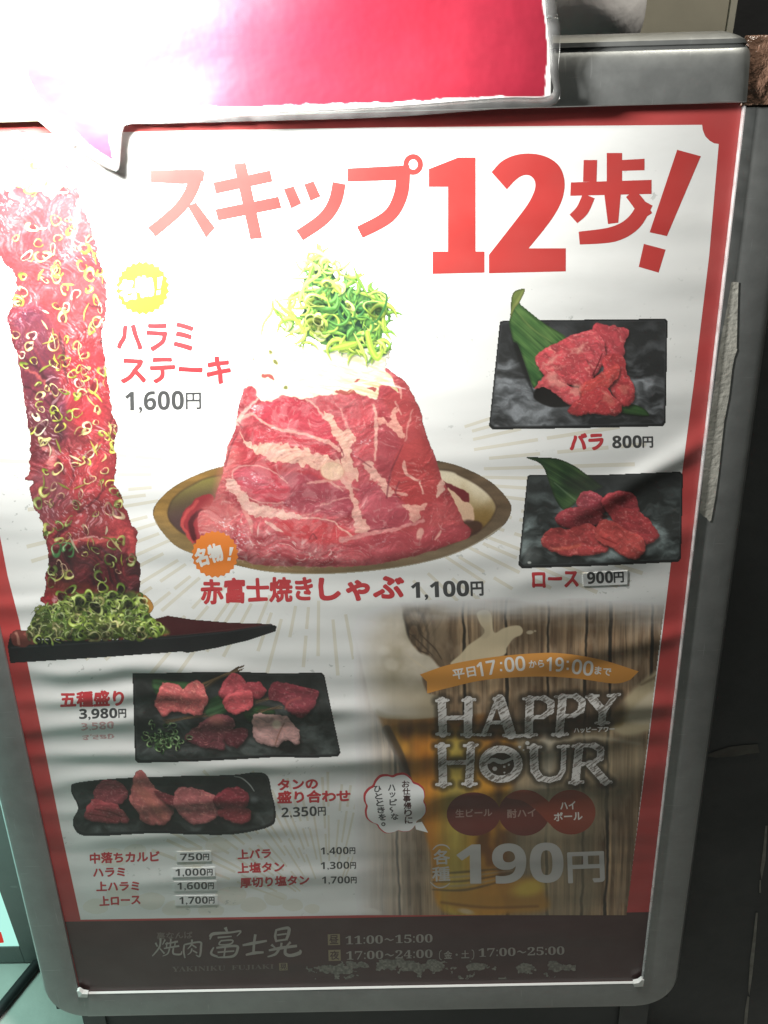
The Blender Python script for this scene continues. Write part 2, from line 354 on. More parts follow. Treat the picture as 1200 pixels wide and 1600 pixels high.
    while n < 170:
        x, y = R.uniform(440, 612), R.uniform(384, 556)
        if not inside(x, y): continue
        n += 1
        k = int(np.clip(R.normal(2.4 + 2.9 * (1 - np.exp(-((x - 545) ** 2 + (y - 490) ** 2) / 3600.)), 1.1), 0, 6)); col = np.array(G[k], float)
        a0 = R.uniform(0, 6.28); L = R.uniform(8, 30); bend = R.uniform(-1.1, 1.1); w = R.uniform(3.0, 11)
        pts = [(x + L * t * np.cos(a0 + bend * t), y + L * t * np.sin(a0 + bend * t)) for t in (-1, -.5, 0, .5, 1)]
        cv.line([(px + 1.2, py + 2.2) for px, py in pts], (1, w * 1.1, 1), A8(14, 44, 34), 3, .38, alpha=False)
        cv.line(pts, (.8, w, .8), col / 255., 1.0, 1, alpha=True)
        cv.line([(px - .6, py - w * .18) for px, py in pts], (.4, w * .4, .4), np.clip(col * 1.25 + 26, 0, 255) / 255., 1.0, .8)
        cv.line([(px + .5, py + w * .30) for px, py in pts], (.3, w * .25, .3), col * .62 / 255., 1.0, .6)
    for x, y, r, asp, a in ((494, 506, 16, .86, .5), (512, 444, 9, .7, .3), (492, 470, 15, .7, 0), (586, 482, 18, .62, .1), (536, 425, 9, .6, .4), (497, 500, 9, .8, .9), (545, 478, 8, .6, 1)):
        cv.ring(x, y, r, asp, a, R.uniform(2.6, 4.4), G[R.randint(4, 7)], R.rand(5) * 6, alpha=True, shadow=.3, dark=.05)
    for p, w, c in (([(426, 470), (424, 488), (412, 506), (408, 528)], (3, 5, 1), 5), ([(430, 468), (445, 485), (462, 500), (478, 520)], (2, 6, 3), 4), ([(425, 474), (432, 490), (438, 494), (446, 508)], (2, 5, 2), 3), ([(596, 456), (604, 462), (602, 478), (590, 500), (580, 505)], (1.5, 3.5, 2), 1),
                    ([(444, 528), (455, 522), (464, 528)], (1, 3, 1), 4), ([(430, 470), (460, 465), (474, 455)], (1, 3, 3), 5), ([(600, 520), (610, 518), (617, 522)], (3, 4, 1), 3), ([(574, 520), (580, 545), (590, 560), (598, 548)], (8, 12, 3), 4), ([(520, 545), (540, 540), (556, 536)], (6, 12, 6), 4), ([(470, 395), (492, 392), (512, 402)], (3, 8, 3), 6), ([(480, 405), (500, 425), (476, 446), (468, 470)], (3, 6, 3), 5)):
        cv.line(p, w, A8(*G[c]), 1.2, 1, alpha=True); cv.line([(a - .8, b - .8) for a, b in p], np.array(w) * .35, np.clip(A8(*G[c]) * 1.3, 0, 1), 1.2, .7)
    cv.c = np.clip(cv.c * (.96 + .08 * R.rand(*U.shape))[..., None], 0, 1)
    return cv

# ---------------------------------------------------------------- the tall hanging skirt steak on its black boat tray
def paint_tower():
    cv = Canvas(-112, 196, 436, 1036); U, V = cv.U, cv.V; R = np.random.RandomState(11)
    # tray
    cv.fill([(222, 972), (262, 962), (300, 968), (360, 973), (425, 975), (430, 983), (330, 998), (200, 1002)], A8(74, 30, 34), 1.5, 1, True, False)
    cv.fill([(16, 990), (60, 1000), (180, 1000), (280, 992), (360, 986), (420, 975), (432, 978), (431, 986), (390, 1000), (340, 1012), (300, 1019), (292, 1020), (284, 1018), (160, 1027), (16, 1036), (12, 1010)], A8(32, 33, 36), 1.5, 1, True, False)
    cv.line([(18, 1012), (120, 1006), (280, 996), (360, 987), (424, 977)], (3, 1.5, 1), A8(64, 66, 70), 1.8, .7, smooth=False)
    cv.line([(226, 970), (262, 961.5), (300, 967), (425, 974.5)], 1.4, A8(120, 84, 80), 1.3, .6, smooth=False)
    cv.line([(60, 1003), (280, 993), (422, 976)], 1.2, A8(98, 70, 66), 1.6, .5, smooth=False)
    # meat on the left of the tray
    cv.warp(3, 12, 2)
    cv.fill([(18, 988), (40, 985), (62, 1000), (55, 1008), (25, 1010), (17, 1000)], A8(120, 62, 56), 2, 1, True)
    cv.line([(24, 990), (30, 1006)], 5, A8(196, 142, 124), 2, .8); cv.line([(40, 990), (52, 1004)], 4, A8(176, 100, 90), 2, .7)
    sil = [(-106, 268), (-60, 240), (-10, 215), (30, 206), (60, 210), (85, 238), (112, 270), (128, 318), (140, 352), (152, 390), (160, 425), (167, 450), (164, 478), (166, 500), (160, 520), (163, 560), (168, 600), (172, 628), (176, 650), (184, 672), (180, 700), (181, 730), (180, 756), (190, 778), (200, 808), (206, 822), (214, 832), (213, 860), (218, 880), (219, 905), (218, 924), (230, 936), (238, 950), (228, 962),
           (240, 970), (262, 986), (260, 993), (200, 998), (100, 1000), (60, 996), (42, 985), (52, 968), (68, 948), (64, 938), (72, 922), (70, 900), (76, 880), (72, 850), (66, 830), (66, 815), (52, 790), (48, 765), (50, 752), (40, 748), (46, 730), (48, 700), (44, 660), (36, 620), (32, 585), (24, 548), (12, 500), (18, 476), (25, 450), (24, 432), (6, 410), (-10, 395), (-60, 384), (-106, 372)]
    cv.warp(4, 9, 1); M = cv.mask_poly(sil, 1.6); cv.a = np.maximum(cv.a, M)
    wx = U + 22 * (fbm(U / 50, V / 50, 3, 1) - .5) * 2; wy = V + 22 * (fbm(U / 50 + 9, V / 50, 3, 2) - .5) * 2
    # fibres run down and to the right
    a = .95; px = wx * np.cos(a) + wy * np.sin(a); py = -wx * np.sin(a) + wy * np.cos(a)
    n1 = fbm(wx / 30, wy / 34, 4, 3); n2 = fbm(px / 26, py / 5, 4, 5); n3 = fbm(U / 3, V / 3, 3, 8)
    base = lerp(A8(112, 30, 40), A8(192, 58, 66), np.clip((n1 - .28) * 1.9, 0, 1))
    base = lerp(base, A8(226, 120, 124), np.clip((n2 - .58) * 2.6, 0, .55)); base *= (.75 + .5 * n3)[..., None]
    cv.c = cv.c * (1 - M[..., None]) + base * M[..., None]
    def zone(p, c, soft, op): cv.fill(p, A8(*c), soft, op, tex=M * (.55 + .9 * (n2 - .2)))
    zone([(14, 490), (60, 480), (85, 520), (90, 580), (110, 640), (95, 690), (60, 680), (38, 620), (28, 560)], (84, 30, 52), 26, .95)
    zone([(20, 640), (90, 650), (100, 700), (50, 720)], (70, 28, 40), 20, .7)
    zone([(100, 560), (160, 540), (168, 640), (130, 680), (105, 640)], (196, 44, 56), 20, .7)
    zone([(100, 440), (160, 440), (162, 520), (120, 520)], (200, 60, 66), 14, .6)
    zone([(110, 700), (180, 700), (185, 770), (130, 790), (100, 760)], (186, 52, 60), 20, .6)
    zone([(52, 740), (90, 740), (110, 790), (70, 830), (50, 800)], (128, 70, 82), 20, .8)
    zone([(110, 780), (200, 790), (205, 850), (120, 850), (90, 820)], (132, 44, 50), 20, .6)
    zone([(82, 860), (150, 852), (215, 870), (218, 925), (150, 930), (80, 912)], (44, 20, 26), 16, 1.)
    zone([(80, 905), (150, 915), (200, 925), (190, 950), (90, 940)], (120, 52, 44), 12, .7)
    # clefts
    for p, w in (([(40, 560), (70, 590), (88, 640), (96, 690)], (4, 9, 4)), ([(30, 600), (60, 616), (86, 640)], (2, 5, 2)), ([(88, 838), (100, 828), (108, 822)], (8, 10, 3)), ([(104, 870), (130, 858), (160, 856)], (4, 8, 3)), ([(92, 520), (100, 560), (106, 600)], (3, 5, 2)), ([(120, 800), (150, 780), (165, 760)], (1, 3, 1)), ([(70, 700), (90, 720), (100, 740)], (2, 4, 2)), ([(108, 700), (116, 730), (110, 760)], (1, 3, 1)), ([(130, 470), (146, 480), (162, 478)], (1, 4, 2)), ([(126, 520), (146, 508), (160, 516)], (1, 4, 2))):
        cv.line(p, w, A8(40, 12, 22), 5, .75)
    cv.line([(108, 850), (128, 842), (150, 844), (186, 838)], (4, 9, 5), A8(226, 92, 90), 4, .9); cv.line([(112, 846), (140, 838), (160, 840)], (1, 3, 1), A8(250, 190, 184), 2, .8)
    cv.line([(186, 830), (202, 832), (208, 850), (204, 880)], (8, 14, 7), A8(220, 76, 80), 5, .8); cv.line([(40, 578), (62, 590), (86, 622)], (3, 4, 2), A8(196, 90, 84), 3, .7)
    cv.line([(70, 700), (84, 708), (78, 724)], 9, A8(224, 134, 130), 5, .8); cv.line([(126, 310), (118, 350), (112, 390)], (6, 9, 6), A8(228, 150, 156), 5, .6)
    cv.nowarp()
    h = 8 * fbm(wx / 22, wy / 26, 4, 12) + 3.2 * n2 + .8 * n3
    cv.relief(h, .28, .45, mask=M, power=26)
    gl = np.clip((fbm(px / 6, py / 2.4, 3, 13) - .60) * 8, 0, 1) * np.clip((fbm(U / 40, V / 40, 2, 4) - .38) * 4, 0, 1)
    gl *= 1 - sstep(850, 880, V) * sstep(935, 920, V)
    cv.c = lerp(cv.c, A8(250, 222, 226), gl * M * .55)
    cv.c = lerp(cv.c, A8(200, 130, 124), M * .17 * sstep(930, 850, V))
    # roll the sides away
    e = cv.mask_poly(sil, 44); cv.c *= (1 - .25 * (1 - e) * M)[..., None]
    # top: white cuts of onion
    cv.warp(5, 12, 3)
    tp = [(-106, 272), (-60, 244), (0, 212), (40, 206), (66, 214), (90, 244), (112, 268), (122, 284), (110, 296), (96, 290), (84, 312), (72, 304), (62, 296), (44, 298), (28, 292), (14, 300), (0, 296), (-20, 310), (-60, 330), (-106, 350)]
    Mt = cv.mask_poly(tp, 2); tn = fbm(U / 12, V / 12, 3, 9)
    cv.c = lerp(cv.c, lerp(A8(252, 246, 214), A8(232, 222, 130), np.clip((tn - .4) * 2, 0, 1)), Mt); cv.a = np.maximum(cv.a, Mt)
    for p in ([(22, 262), (36, 246), (40, 252), (28, 268)], [(44, 238), (56, 228), (50, 240)], [(14, 270), (26, 256), (22, 266)]): cv.fill(p, A8(110, 104, 80), 3, .8, tex=Mt)
    cv.nowarp()
    Yl = [(238, 224, 150), (214, 214, 96), (188, 200, 78), (246, 238, 196), (150, 168, 66), (226, 206, 130)]
    for i in range(22):
        x, y = R.uniform(0, 120), R.uniform(216, 300)
        if Mt[int((y - 196)), int(x + 112)] > .5: cv.ring(x, y, R.uniform(6, 13), R.uniform(.6, .95), R.uniform(0, 6), R.uniform(1.6, 3), Yl[R.randint(0, 4)], R.rand(5) * 6, shadow=.12, dark=.1)
    named = [(42, 400, 12), (66, 400, 15), (88, 422, 10), (36, 432, 8), (36, 456, 13), (132, 388, 11), (140, 430, 9), (118, 460, 10), (88, 478, 11), (98, 496, 9), (145, 510, 13), (84, 536, 12), (50, 524, 9), (104, 566, 8), (82, 566, 8), (60, 600, 6), (62, 618, 8), (84, 640, 9), (88, 650, 10), (120, 645, 10), (64, 668, 14), (94, 668, 10), (125, 674, 9), (137, 665, 8), (66, 690, 8), (168, 684, 6), (182, 694, 10), (152, 640, 7), (150, 660, 6), (146, 604, 13),
             (136, 720, 7), (118, 726, 8), (90, 732, 9), (84, 760, 9), (158, 754, 5), (172, 755, 8), (180, 768, 10), (108, 814, 11), (150, 803, 9), (184, 803, 9), (60, 786, 10), (80, 786, 7), (170, 796, 11), (186, 788, 8), (92, 822, 8), (76, 826, 11), (134, 828, 8), (106, 858, 14), (106, 855, 9), (88, 858, 9), (176, 850, 10), (188, 846, 8), (172, 874, 11), (152, 888, 10), (108, 898, 8), (92, 888, 12), (100, 886, 8), (206, 872, 8), (80, 910, 9), (70, 840, 10),
             (30, 470, 8), (150, 470, 8), (128, 416, 10), (110, 360, 9), (90, 372, 8), (60, 380, 9), (140, 372, 8), (120, 540, 8), (100, 612, 7), (160, 580, 9), (56, 650, 7), (40, 690, 8), (152, 700, 8), (126, 772, 7), (70, 768, 8), (196, 770, 7), (118, 790, 8)]
    for i in range(75):
        y = R.uniform(320, 905); sd = R.rand(); x = np.interp(y, [320, 430, 500, 600, 700, 800, 905], [20, 28, 20, 40, 52, 62, 74]); x2 = np.interp(y, [320, 430, 500, 600, 700, 800, 905], [124, 160, 164, 166, 182, 198, 216])
        named.append((x + (x2 - x) * (R.beta(.6, .6) if sd < .5 else R.rand()), y, R.uniform(5, 10)))
    named.sort(key=lambda t: t[2] * -1)
    for x, y, r in named:
        c = np.array(Yl[R.randint(0, 6)]) * 1.06 if y < 760 else [(196, 196, 110), (150, 160, 88), (206, 172, 140), (120, 140, 70), (190, 150, 120)][R.randint(0, 5)]
        if y in (858, 855): c = (84, 138, 84)
        cv.ring(x, y, r * R.uniform(.65, 1.0), R.uniform(.45, .95), R.uniform(0, 6.3), R.choice([1.3, 1.8, 2.4, 3.6]) if r < 12 else R.uniform(1.3, 2.2), c, R.rand(5) * 6, shadow=.18, dark=.06)
    for i in range(46):   # threads and split stalks
        y = R.uniform(330, 880); x = R.uniform(40, 160) + (y - 330) * .06; L = R.uniform(5, 16); an = R.normal(1.2, .7)
        p = [(x, y), (x + L * np.cos(an) + R.uniform(-4, 4), y + L * np.sin(an)), (x + 2 * L * np.cos(an), y + 2 * L * np.sin(an))]
        c = np.array(Yl[R.randint(0, 6)], float) * (1 if y < 740 else .8)
        cv.line([(u + 1, v + 1.5) for u, v in p], (.8, R.uniform(1.5, 4), .8), A8(50, 20, 20), 2, .4); cv.line(p, (.6, R.uniform(1.2, 4), .6), c / 255, 1.2, .9, tex=M)
    # the pale leaf and the heap of onion at the foot
    cv.fill([(216, 928), (232, 934), (240, 950), (228, 962), (214, 960)], A8(196, 142, 70), 2, 1, True)
    heap = [(44, 986), (50, 968), (62, 950), (90, 944), (118, 930), (150, 926), (180, 930), (208, 924), (226, 944), (240, 968), (262, 984), (258, 992), (200, 996), (120, 998), (70, 998), (48, 994)]
    Mh = cv.mask_poly(heap, 8); cv.c = lerp(cv.c, lerp(A8(44, 56, 30), A8(140, 160, 72), fbm(U / 14, V / 10, 3, 3)), Mh * .95); cv.a = np.maximum(cv.a, np.where(Mh > .5, 1, 0))
    Gn = [(150, 176, 72), (176, 198, 96), (122, 150, 62), (196, 212, 130), (96, 126, 54), (206, 200, 130)]
    pts = []
    while len(pts) < 310:
        x, y = R.uniform(44, 262), R.uniform(928, 996)
        j, i = int(y - 196), int(x + 112)
        if Mh[j, i] > .45: pts.append((y, x))
    pts.sort(key=lambda t: t[0] + 10 * np.sin(t[1]))
    for y, x in pts:
        dk = .55 + .45 * fbm(np.array([x / 26.]), np.array([y / 16.]), 2, 6)[0] * 1.7
        dk *= 1 - .35 * np.exp(-((x - 120) ** 2 / 2600 + (y - 985) ** 2 / 180)) ; dk *= 1 - .3 * sstep(90, 50, np.array(x))
        c = np.array(Gn[R.randint(0, 6)], float) * np.clip(dk * 1.12, .4, 1.2)
        cv.ring(x, y, R.uniform(4, 8.6), R.uniform(.5, .95), R.uniform(0, 6.3), R.uniform(1.6, 3.8), c, R.rand(5) * 6, alpha=True, shadow=.16, dark=.14)
    for x, y, r in ((96, 932, 9), (110, 922, 8), (138, 932, 9), (160, 918, 8), (188, 922, 9), (200, 944, 10), (60, 1000, 7), (76, 1001, 7), (92, 1000, 6), (176, 930, 8), (124, 940, 10), (150, 950, 11)):
        cv.ring(x, y, r, R.uniform(.6, .9), R.uniform(0, 6), 2.4, Gn[R.randint(0, 4)], R.rand(5) * 6, alpha=True, shadow=.4, dark=.4)
    cv.c = np.clip(cv.c * (.95 + .1 * R.rand(*U.shape))[..., None], 0, 1)
    return cv

# ---------------------------------------------------------------- black stoneware plates with slices of meat
def plate_base(cv, poly, seed, tone=(62, 64, 66), sheen=1.0, smooth=False, edge=3.0):
    U, V = cv.U, cv.V
    cv.fill(poly, A8(30, 31, 33), 1.6, 1, True, smooth)
    p = np.array(poly, float); c = p.mean(0); inn = c + (p - c) * np.array([1 - edge / np.ptp(p[:, 0]) * 2.0, 1 - edge / np.ptp(p[:, 1]) * 2.6]) + np.array([0, -edge * .35])
    M = cv.mask_poly(inn, 3.5, smooth)
    wx = U + 14 * (fbm(U / 30, V / 30, 3, seed) - .5) * 2; wy = V + 14 * (fbm(U / 30 + 7, V / 30, 3, seed + 1) - .5) * 2
    n = fbm(wx / 34, wy / 15, 4, seed + 2); f = fbm(U / 2.2, V / 2.2, 2, seed)
    tt = np.clip((n - .36) * 2.4, 0, 1)
    yy = (V - p[:, 1].min()) / np.ptp(p[:, 1])
    tt = tt * (.25 + .75 * sstep(.12, .6, yy)) * sheen
    col = lerp(A8(*tone) * .62, A8(*tone) * 2.1, tt) * (.92 + .16 * f)[..., None]
    cv.c = cv.c * (1 - M[..., None]) + col * M[..., None]
    cv.line(list(map(tuple, inn)) + [tuple(inn[0])], 1.1, A8(*tone) * 1.7, 1.4, .35, smooth=smooth)
def slice_(cv, poly, col, seed, ang=.4, marb=.5, shade=1.0, dark=.6, fibre=3.0, tl=1.0):
    """one folded slice of raw meat"""
    col = (col[0] * .98, col[1] * .96, min(255, col[2] * 1.10))
    U, V = cv.U, cv.V; p = np.array(poly, float)
    cv.fill([(x + 2, y + 4) for x, y in poly], A8(14, 10, 10), 7, dark)
    cv.warp(2.4, 7, seed); q, d = cv.fill(poly, A8(*col), 1.4, 1, True)
    u, v = U[q], V[q]; M = sstep(.7, -.7, d); cv.nowarp()
    x = u * np.cos(ang) + v * np.sin(ang); y = -u * np.sin(ang) + v * np.cos(ang)
    wx = x + 6 * (fbm(x / 14, y / 14, 3, seed) - .5) * 2; wy = y + 6 * (fbm(x / 14 + 5, y / 14, 3, seed + 1) - .5) * 2
    n = fbm(wx / 17, wy / 8, 4, seed + 2); g = fbm(wx / fibre / 2.4, wy / fibre / .9, 3, seed + 4)
    c = A8(*col) * (.72 + .46 * n + .15 * (g - .5))[..., None]
    vein = sstep(.80, .95, ridged(wx / 15, wy / 7.5, 3, seed + 5)) * marb
    c = lerp(c, np.clip(A8(*col) * .45 + A8(236, 168, 150) * .6, 0, 1), np.clip(vein, 0, .85))
    h = 5 * n + 1.6 * g + 2.0 * np.clip(-d / 5, 0, 1)
    gy, gx = np.gradient(h)
    f = np.clip(1 + .16 * shade * (-(gx * -.5 + gy * -.75)) * -1 * -1, .5, 1.5) if False else np.clip(1 + .23 * shade * (gx * .5 + gy * .75), .55, 1.45)
    c = np.clip(c * f[..., None] * tl, 0, 1)
    gl = np.clip((fbm(u / 3, v / 2.4, 2, seed + 7) - .66) * 5, 0, 1) * .25
    c = lerp(c, A8(255, 220, 210), gl)
    rimd = sstep(-3.5, -.2, d) * .35; c = c * (1 - rimd * sstep(p[:, 1].mean() - 6, p[:, 1].max(), v))[..., None]
    cv.put(q, M, c, False)
def leaf(cv, poly, c0, c1, ang, seed):
    U, V = cv.U, cv.V
    q, d = cv.fill(poly, A8(*c0), 1.3, 1, True); u, v = U[q], V[q]; M = sstep(.6, -.6, d)
    y = -u * np.sin(ang) + v * np.cos(ang); x = u * np.cos(ang) + v * np.sin(ang)
    n = fbm(x / 60, y / 2.6, 3, seed); b = fbm(x / 26, y / 14, 2, seed + 2)
    c = lerp(A8(*c0), A8(*c1), np.clip(.5 * n + .9 * b - .35, 0, 1)) * (.8 + .4 * n)[..., None]
    c *= (1 - .3 * sstep(-4, 0, d))[..., None]; cv.put(q, M, c, False)

def paint_plate_bara():
    cv = Canvas(758, 444, 1050, 678)
    plate_base(cv, [(781, 503), (786, 501), (1040, 498), (1043, 502), (1040, 660), (1036, 666), (900, 669), (770, 671), (764, 666)], 3)
    cv.fill([(800, 505), (812, 540), (832, 606), (838, 620), (826, 600), (802, 540)], A8(14, 15, 15), 6, .8)
    leaf(cv, [(808, 472), (816, 478), (850, 505), (884, 527), (868, 540), (846, 556), (850, 584), (842, 596), (834, 606), (824, 580), (810, 540), (802, 533), (799, 520), (796, 500)], (46, 84, 42), (104, 134, 74), .72, 5)
    cv.line([(804, 482), (830, 512), (862, 534)], (1, 3, 1), A8(146, 160, 92), 3, .4)
    leaf(cv, [(818, 451), (820, 455), (812, 472), (804, 482), (798, 496), (798, 480), (800, 462), (806, 454)], (104, 122, 60), (160, 166, 96), -1.0, 7)
    leaf(cv, [(968, 634), (990, 632), (1008, 640), (1014, 650), (996, 649), (970, 645)], (44, 74, 40), (70, 104, 56), .2, 2)
    cv.line([(970, 646), (1000, 650), (1014, 650)], 1.6, A8(20, 26, 18), 1.2, .9)
    cv.fill([(836, 610), (850, 602), (880, 614), (894, 632), (862, 636), (836, 624)], A8(22, 20, 20), 3, 1)
    C = (196, 78, 74)
    slice_(cv, [(929, 508), (940, 507), (962, 510), (980, 514), (982, 522), (975, 538), (974, 556), (952, 570), (930, 560), (920, 540)], (184, 72, 70), 2, .9, .5)
    slice_(cv, [(884, 528), (905, 521), (925, 517), (938, 524), (946, 545), (940, 570), (926, 588), (900, 580), (870, 556)], (200, 84, 80), 4, .5, .8)
    slice_(cv, [(836, 558), (850, 546), (872, 536), (892, 530), (912, 556), (928, 586), (914, 604), (886, 600), (856, 590), (842, 576)], (200, 80, 76), 6, .5, .8)
    slice_(cv, [(942, 560), (972, 556), (980, 585), (990, 600), (992, 622), (982, 634), (966, 628), (950, 600)], (184, 66, 62), 8, 1.1, .5)
    slice_(cv, [(835, 608), (846, 592), (864, 580), (876, 590), (890, 602), (908, 608), (918, 622), (905, 636), (886, 630), (868, 616), (850, 604)], (206, 88, 82), 10, .2, .9)
    slice_(cv, [(905, 605), (930, 590), (958, 570), (968, 572), (966, 588), (950, 606), (930, 620), (912, 626)], (204, 80, 68), 12, -.6, .4)
    slice_(cv, [(888, 642), (900, 626), (920, 612), (944, 604), (960, 622), (971, 632), (969, 646), (950, 649), (920, 646), (900, 650)], (178, 62, 58), 14, -.2, .6)
    cv.line([(926, 586), (934, 570), (941, 552)], (2, 2, 1), A8(80, 20, 26), 1.6, .8); cv.line([(940, 610), (948, 616), (956, 622)], (1, 5, 1), A8(228, 160, 140), 5, .5)
    cv.warp(7, 9, 2); cv.line([(896, 552), (904, 545), (916, 536)], (2, 9, 1), A8(236, 178, 160), 7, .6); cv.line([(884, 548), (900, 544), (922, 548)], (1, 4, 1), A8(232, 160, 146), 5, .5); cv.line([(848, 572), (862, 561), (876, 554)], (2, 9, 2), A8(234, 170, 154), 7, .6); cv.line([(842, 576), (870, 574), (884, 566)], (1, 4, 1), A8(228, 150, 138), 5, .5); cv.fill([(850, 592), (864, 582), (878, 594), (880, 606), (866, 600)], A8(232, 164, 150), 8, .6); cv.fill([(892, 612), (900, 600), (908, 606), (904, 618)], A8(230, 160, 146), 6, .6); cv.fill([(946, 618), (962, 626), (958, 634), (940, 630)], A8(206, 120, 104), 6, .5); cv.fill([(966, 604), (982, 604), (984, 614), (972, 616)], A8(206, 120, 104), 6, .5); cv.nowarp()
    return cv
def paint_plate_rosu():
    cv = Canvas(804, 708, 1076, 894)
    plate_base(cv, [(824, 744), (828, 742), (940, 742), (1062, 737), (1067, 741), (1064, 872), (1060, 878), (940, 884), (816, 888), (810, 882)], 9, (60, 66, 66))
    leaf(cv, [(822, 714.5), (850, 715), (872, 717), (896, 727), (916, 741), (936, 756), (940, 762), (910, 775), (895, 790), (880, 796), (868, 780), (856, 748), (850, 732), (840, 722)], (34, 58, 34), (76, 100, 58), .55, 4)
    cv.line([(866, 754), (885, 770), (902, 784)], (1, 3, 1), A8(120, 140, 110), 3, .5)
    cv.fill([(890, 746), (1060, 742), (1050, 760), (960, 772), (900, 770)], A8(22, 24, 25), 20, .6)
    slice_(cv, [(905, 774), (914, 768), (926, 768), (940, 776), (946, 796), (930, 804), (902, 792)], (146, 58, 60), 1, .3, .3)
    slice_(cv, [(940, 778), (958, 769), (976, 768), (990, 774), (998, 795), (990, 808), (960, 806), (944, 796)], (168, 66, 64), 3, .4, .4)
    slice_(cv, [(868, 808), (880, 798), (904, 792), (930, 798), (942, 804), (936, 818), (910, 826), (878, 824)], (140, 54, 54), 5, .1, .35)
    slice_(cv, [(950, 796), (985, 795), (1008, 806), (1024, 826), (1030, 838), (1022, 846), (1004, 852), (980, 836), (960, 815)], (164, 62, 58), 7, .5, .5)
    slice_(cv, [(846, 850), (852, 834), (866, 824), (890, 826), (920, 818), (938, 834), (950, 856), (940, 864), (910, 868), (880, 868), (860, 860)], (168, 68, 60), 9, .2, .5)
    slice_(cv, [(929, 832), (936, 816), (952, 813), (976, 826), (1000, 836), (1008, 850), (1004, 866), (992, 874), (976, 870), (955, 856), (936, 846)], (182, 76, 64), 11, .5, .4)
    cv.line([(940, 840), (955, 846), (964, 850)], 2, A8(120, 34, 36), 2, .7); cv.ell(945, 807, 6, 3, 0, A8(40, 14, 16), 4, .8)
    cv.line([(866, 858), (890, 856), (905, 852)], 5, A8(206, 104, 80), 5, .5); cv.ell(827, 879, 3, 2, 0, A8(210, 214, 210), 1.2, .9); cv.fill([(820, 856), (845, 862), (842, 876), (820, 880)], A8(150, 156, 154), 14, .35)
    return cv
def paint_plate_five():
    cv = Canvas(200, 1034, 540, 1198); R = np.random.RandomState(5)
    plate_base(cv, [(207, 1052), (240, 1052), (320, 1050), (380, 1050), (430, 1052), (503, 1051), (507, 1056), (518, 1110), (532, 1176), (528, 1182), (490, 1184), (430, 1183), (380, 1186), (300, 1190), (216, 1192), (211, 1188), (210, 1150)], 6, (50, 54, 53), .75)
    leaf(cv, [(238, 1062), (270, 1064), (300, 1068), (300, 1090), (250, 1090)], (36, 62, 38), (70, 100, 62), .1, 3)
    leaf(cv, [(320, 1100), (345, 1085), (362, 1088), (360, 1106), (340, 1120), (322, 1118)], (40, 70, 42), (96, 128, 88), -.4, 4)
    leaf(cv, [(380, 1110), (410, 1102), (430, 1112), (420, 1128), (390, 1128)], (30, 54, 32), (56, 84, 46), .2, 6)
    def twigs(x0, y0, x1, y1, n, s):
        for i in range(n):
            a, b, c, d = R.uniform(-s, s, 4)
            cv.line([(x0 + a, y0 + b), ((x0 + x1) / 2 + R.uniform(-2, 2), (y0 + y1) / 2 + R.uniform(-2, 2)), (x1 + c, y1 + d)], .9, A8(*[(96, 78, 56), (60, 48, 36), (126, 100, 70)][i % 3]), 1., .85, alpha=True)
    twigs(318, 1072, 378, 1042, 16, 5); twigs(258, 1128, 320, 1116, 14, 4); twigs(398, 1096, 440, 1088, 10, 4); twigs(405, 1112, 440, 1104, 8, 4)
    slice_(cv, [(241, 1100), (248, 1080), (254, 1068), (276, 1069), (288, 1076), (300, 1064), (314, 1067), (325, 1092), (318, 1108), (312, 1118), (290, 1114), (270, 1112), (256, 1120), (246, 1108)], (204, 106, 92), 2, .5, .9, 1.2)
    slice_(cv, [(342, 1086), (348, 1068), (362, 1052), (376, 1056), (384, 1070), (372, 1084), (352, 1092)], (178, 78, 76), 3, .8, .2)
    slice_(cv, [(374, 1082), (384, 1068), (404, 1066), (415, 1078), (410, 1088), (392, 1092)], (158, 66, 66), 4, .2, .2)
    slice_(cv, [(349, 1092), (370, 1080), (392, 1080), (394, 1106), (378, 1112), (366, 1117), (354, 1108)], (220, 98, 92), 5, .2, .2)
    slice_(cv, [(420, 1090), (427, 1066), (450, 1068), (486, 1076), (498, 1084), (484, 1112), (470, 1122), (452, 1112), (440, 1098)], (130, 56, 58), 6, .3, .3); cv.line([(446, 1108), (452, 1096), (470, 1090)], 3, A8(166, 84, 80), 3, .6)
    slice_(cv, [(289, 1152), (308, 1134), (330, 1120), (350, 1116), (366, 1126), (364, 1142), (350, 1156), (352, 1170), (330, 1170), (306, 1164)], (120, 66, 64), 7, .2, .6)
    slice_(cv, [(350, 1154), (362, 1140), (386, 1138), (386, 1152), (372, 1168), (356, 1164)], (100, 46, 48), 8, .7, .3); cv.ell(338, 1126, 14, 8, .2, A8(170, 106, 98), 8, .7)
    slice_(cv, [(395, 1124), (402, 1116), (440, 1118), (452, 1124), (468, 1146), (468, 1160), (460, 1164), (448, 1156), (432, 1166), (410, 1162), (397, 1152)], (222, 176, 150), 9, .3, .5, .8); cv.ell(432, 1132, 7, 7, 0, A8(246, 226, 206), 5, .8)
    cv.line([(430, 1164), (436, 1146), (444, 1130)], 1.6, A8(140, 88, 70), 2, .7); cv.fill([(440, 1166), (466, 1164), (458, 1176), (438, 1172)], A8(20, 18, 18), 4, .7)
    for i in range(60):
        x, y = R.normal(256, 13), R.normal(1152, 12)
        c = np.array([(60, 96, 50), (98, 136, 80), (40, 70, 38), (128, 162, 110)][R.randint(0, 4)], float)
        cv.ring(x, y, R.uniform(2.5, 5.5), R.uniform(.6, 1), R.uniform(0, 6), 1.8, c, R.rand(5) * 6, shadow=.4)
    return cv
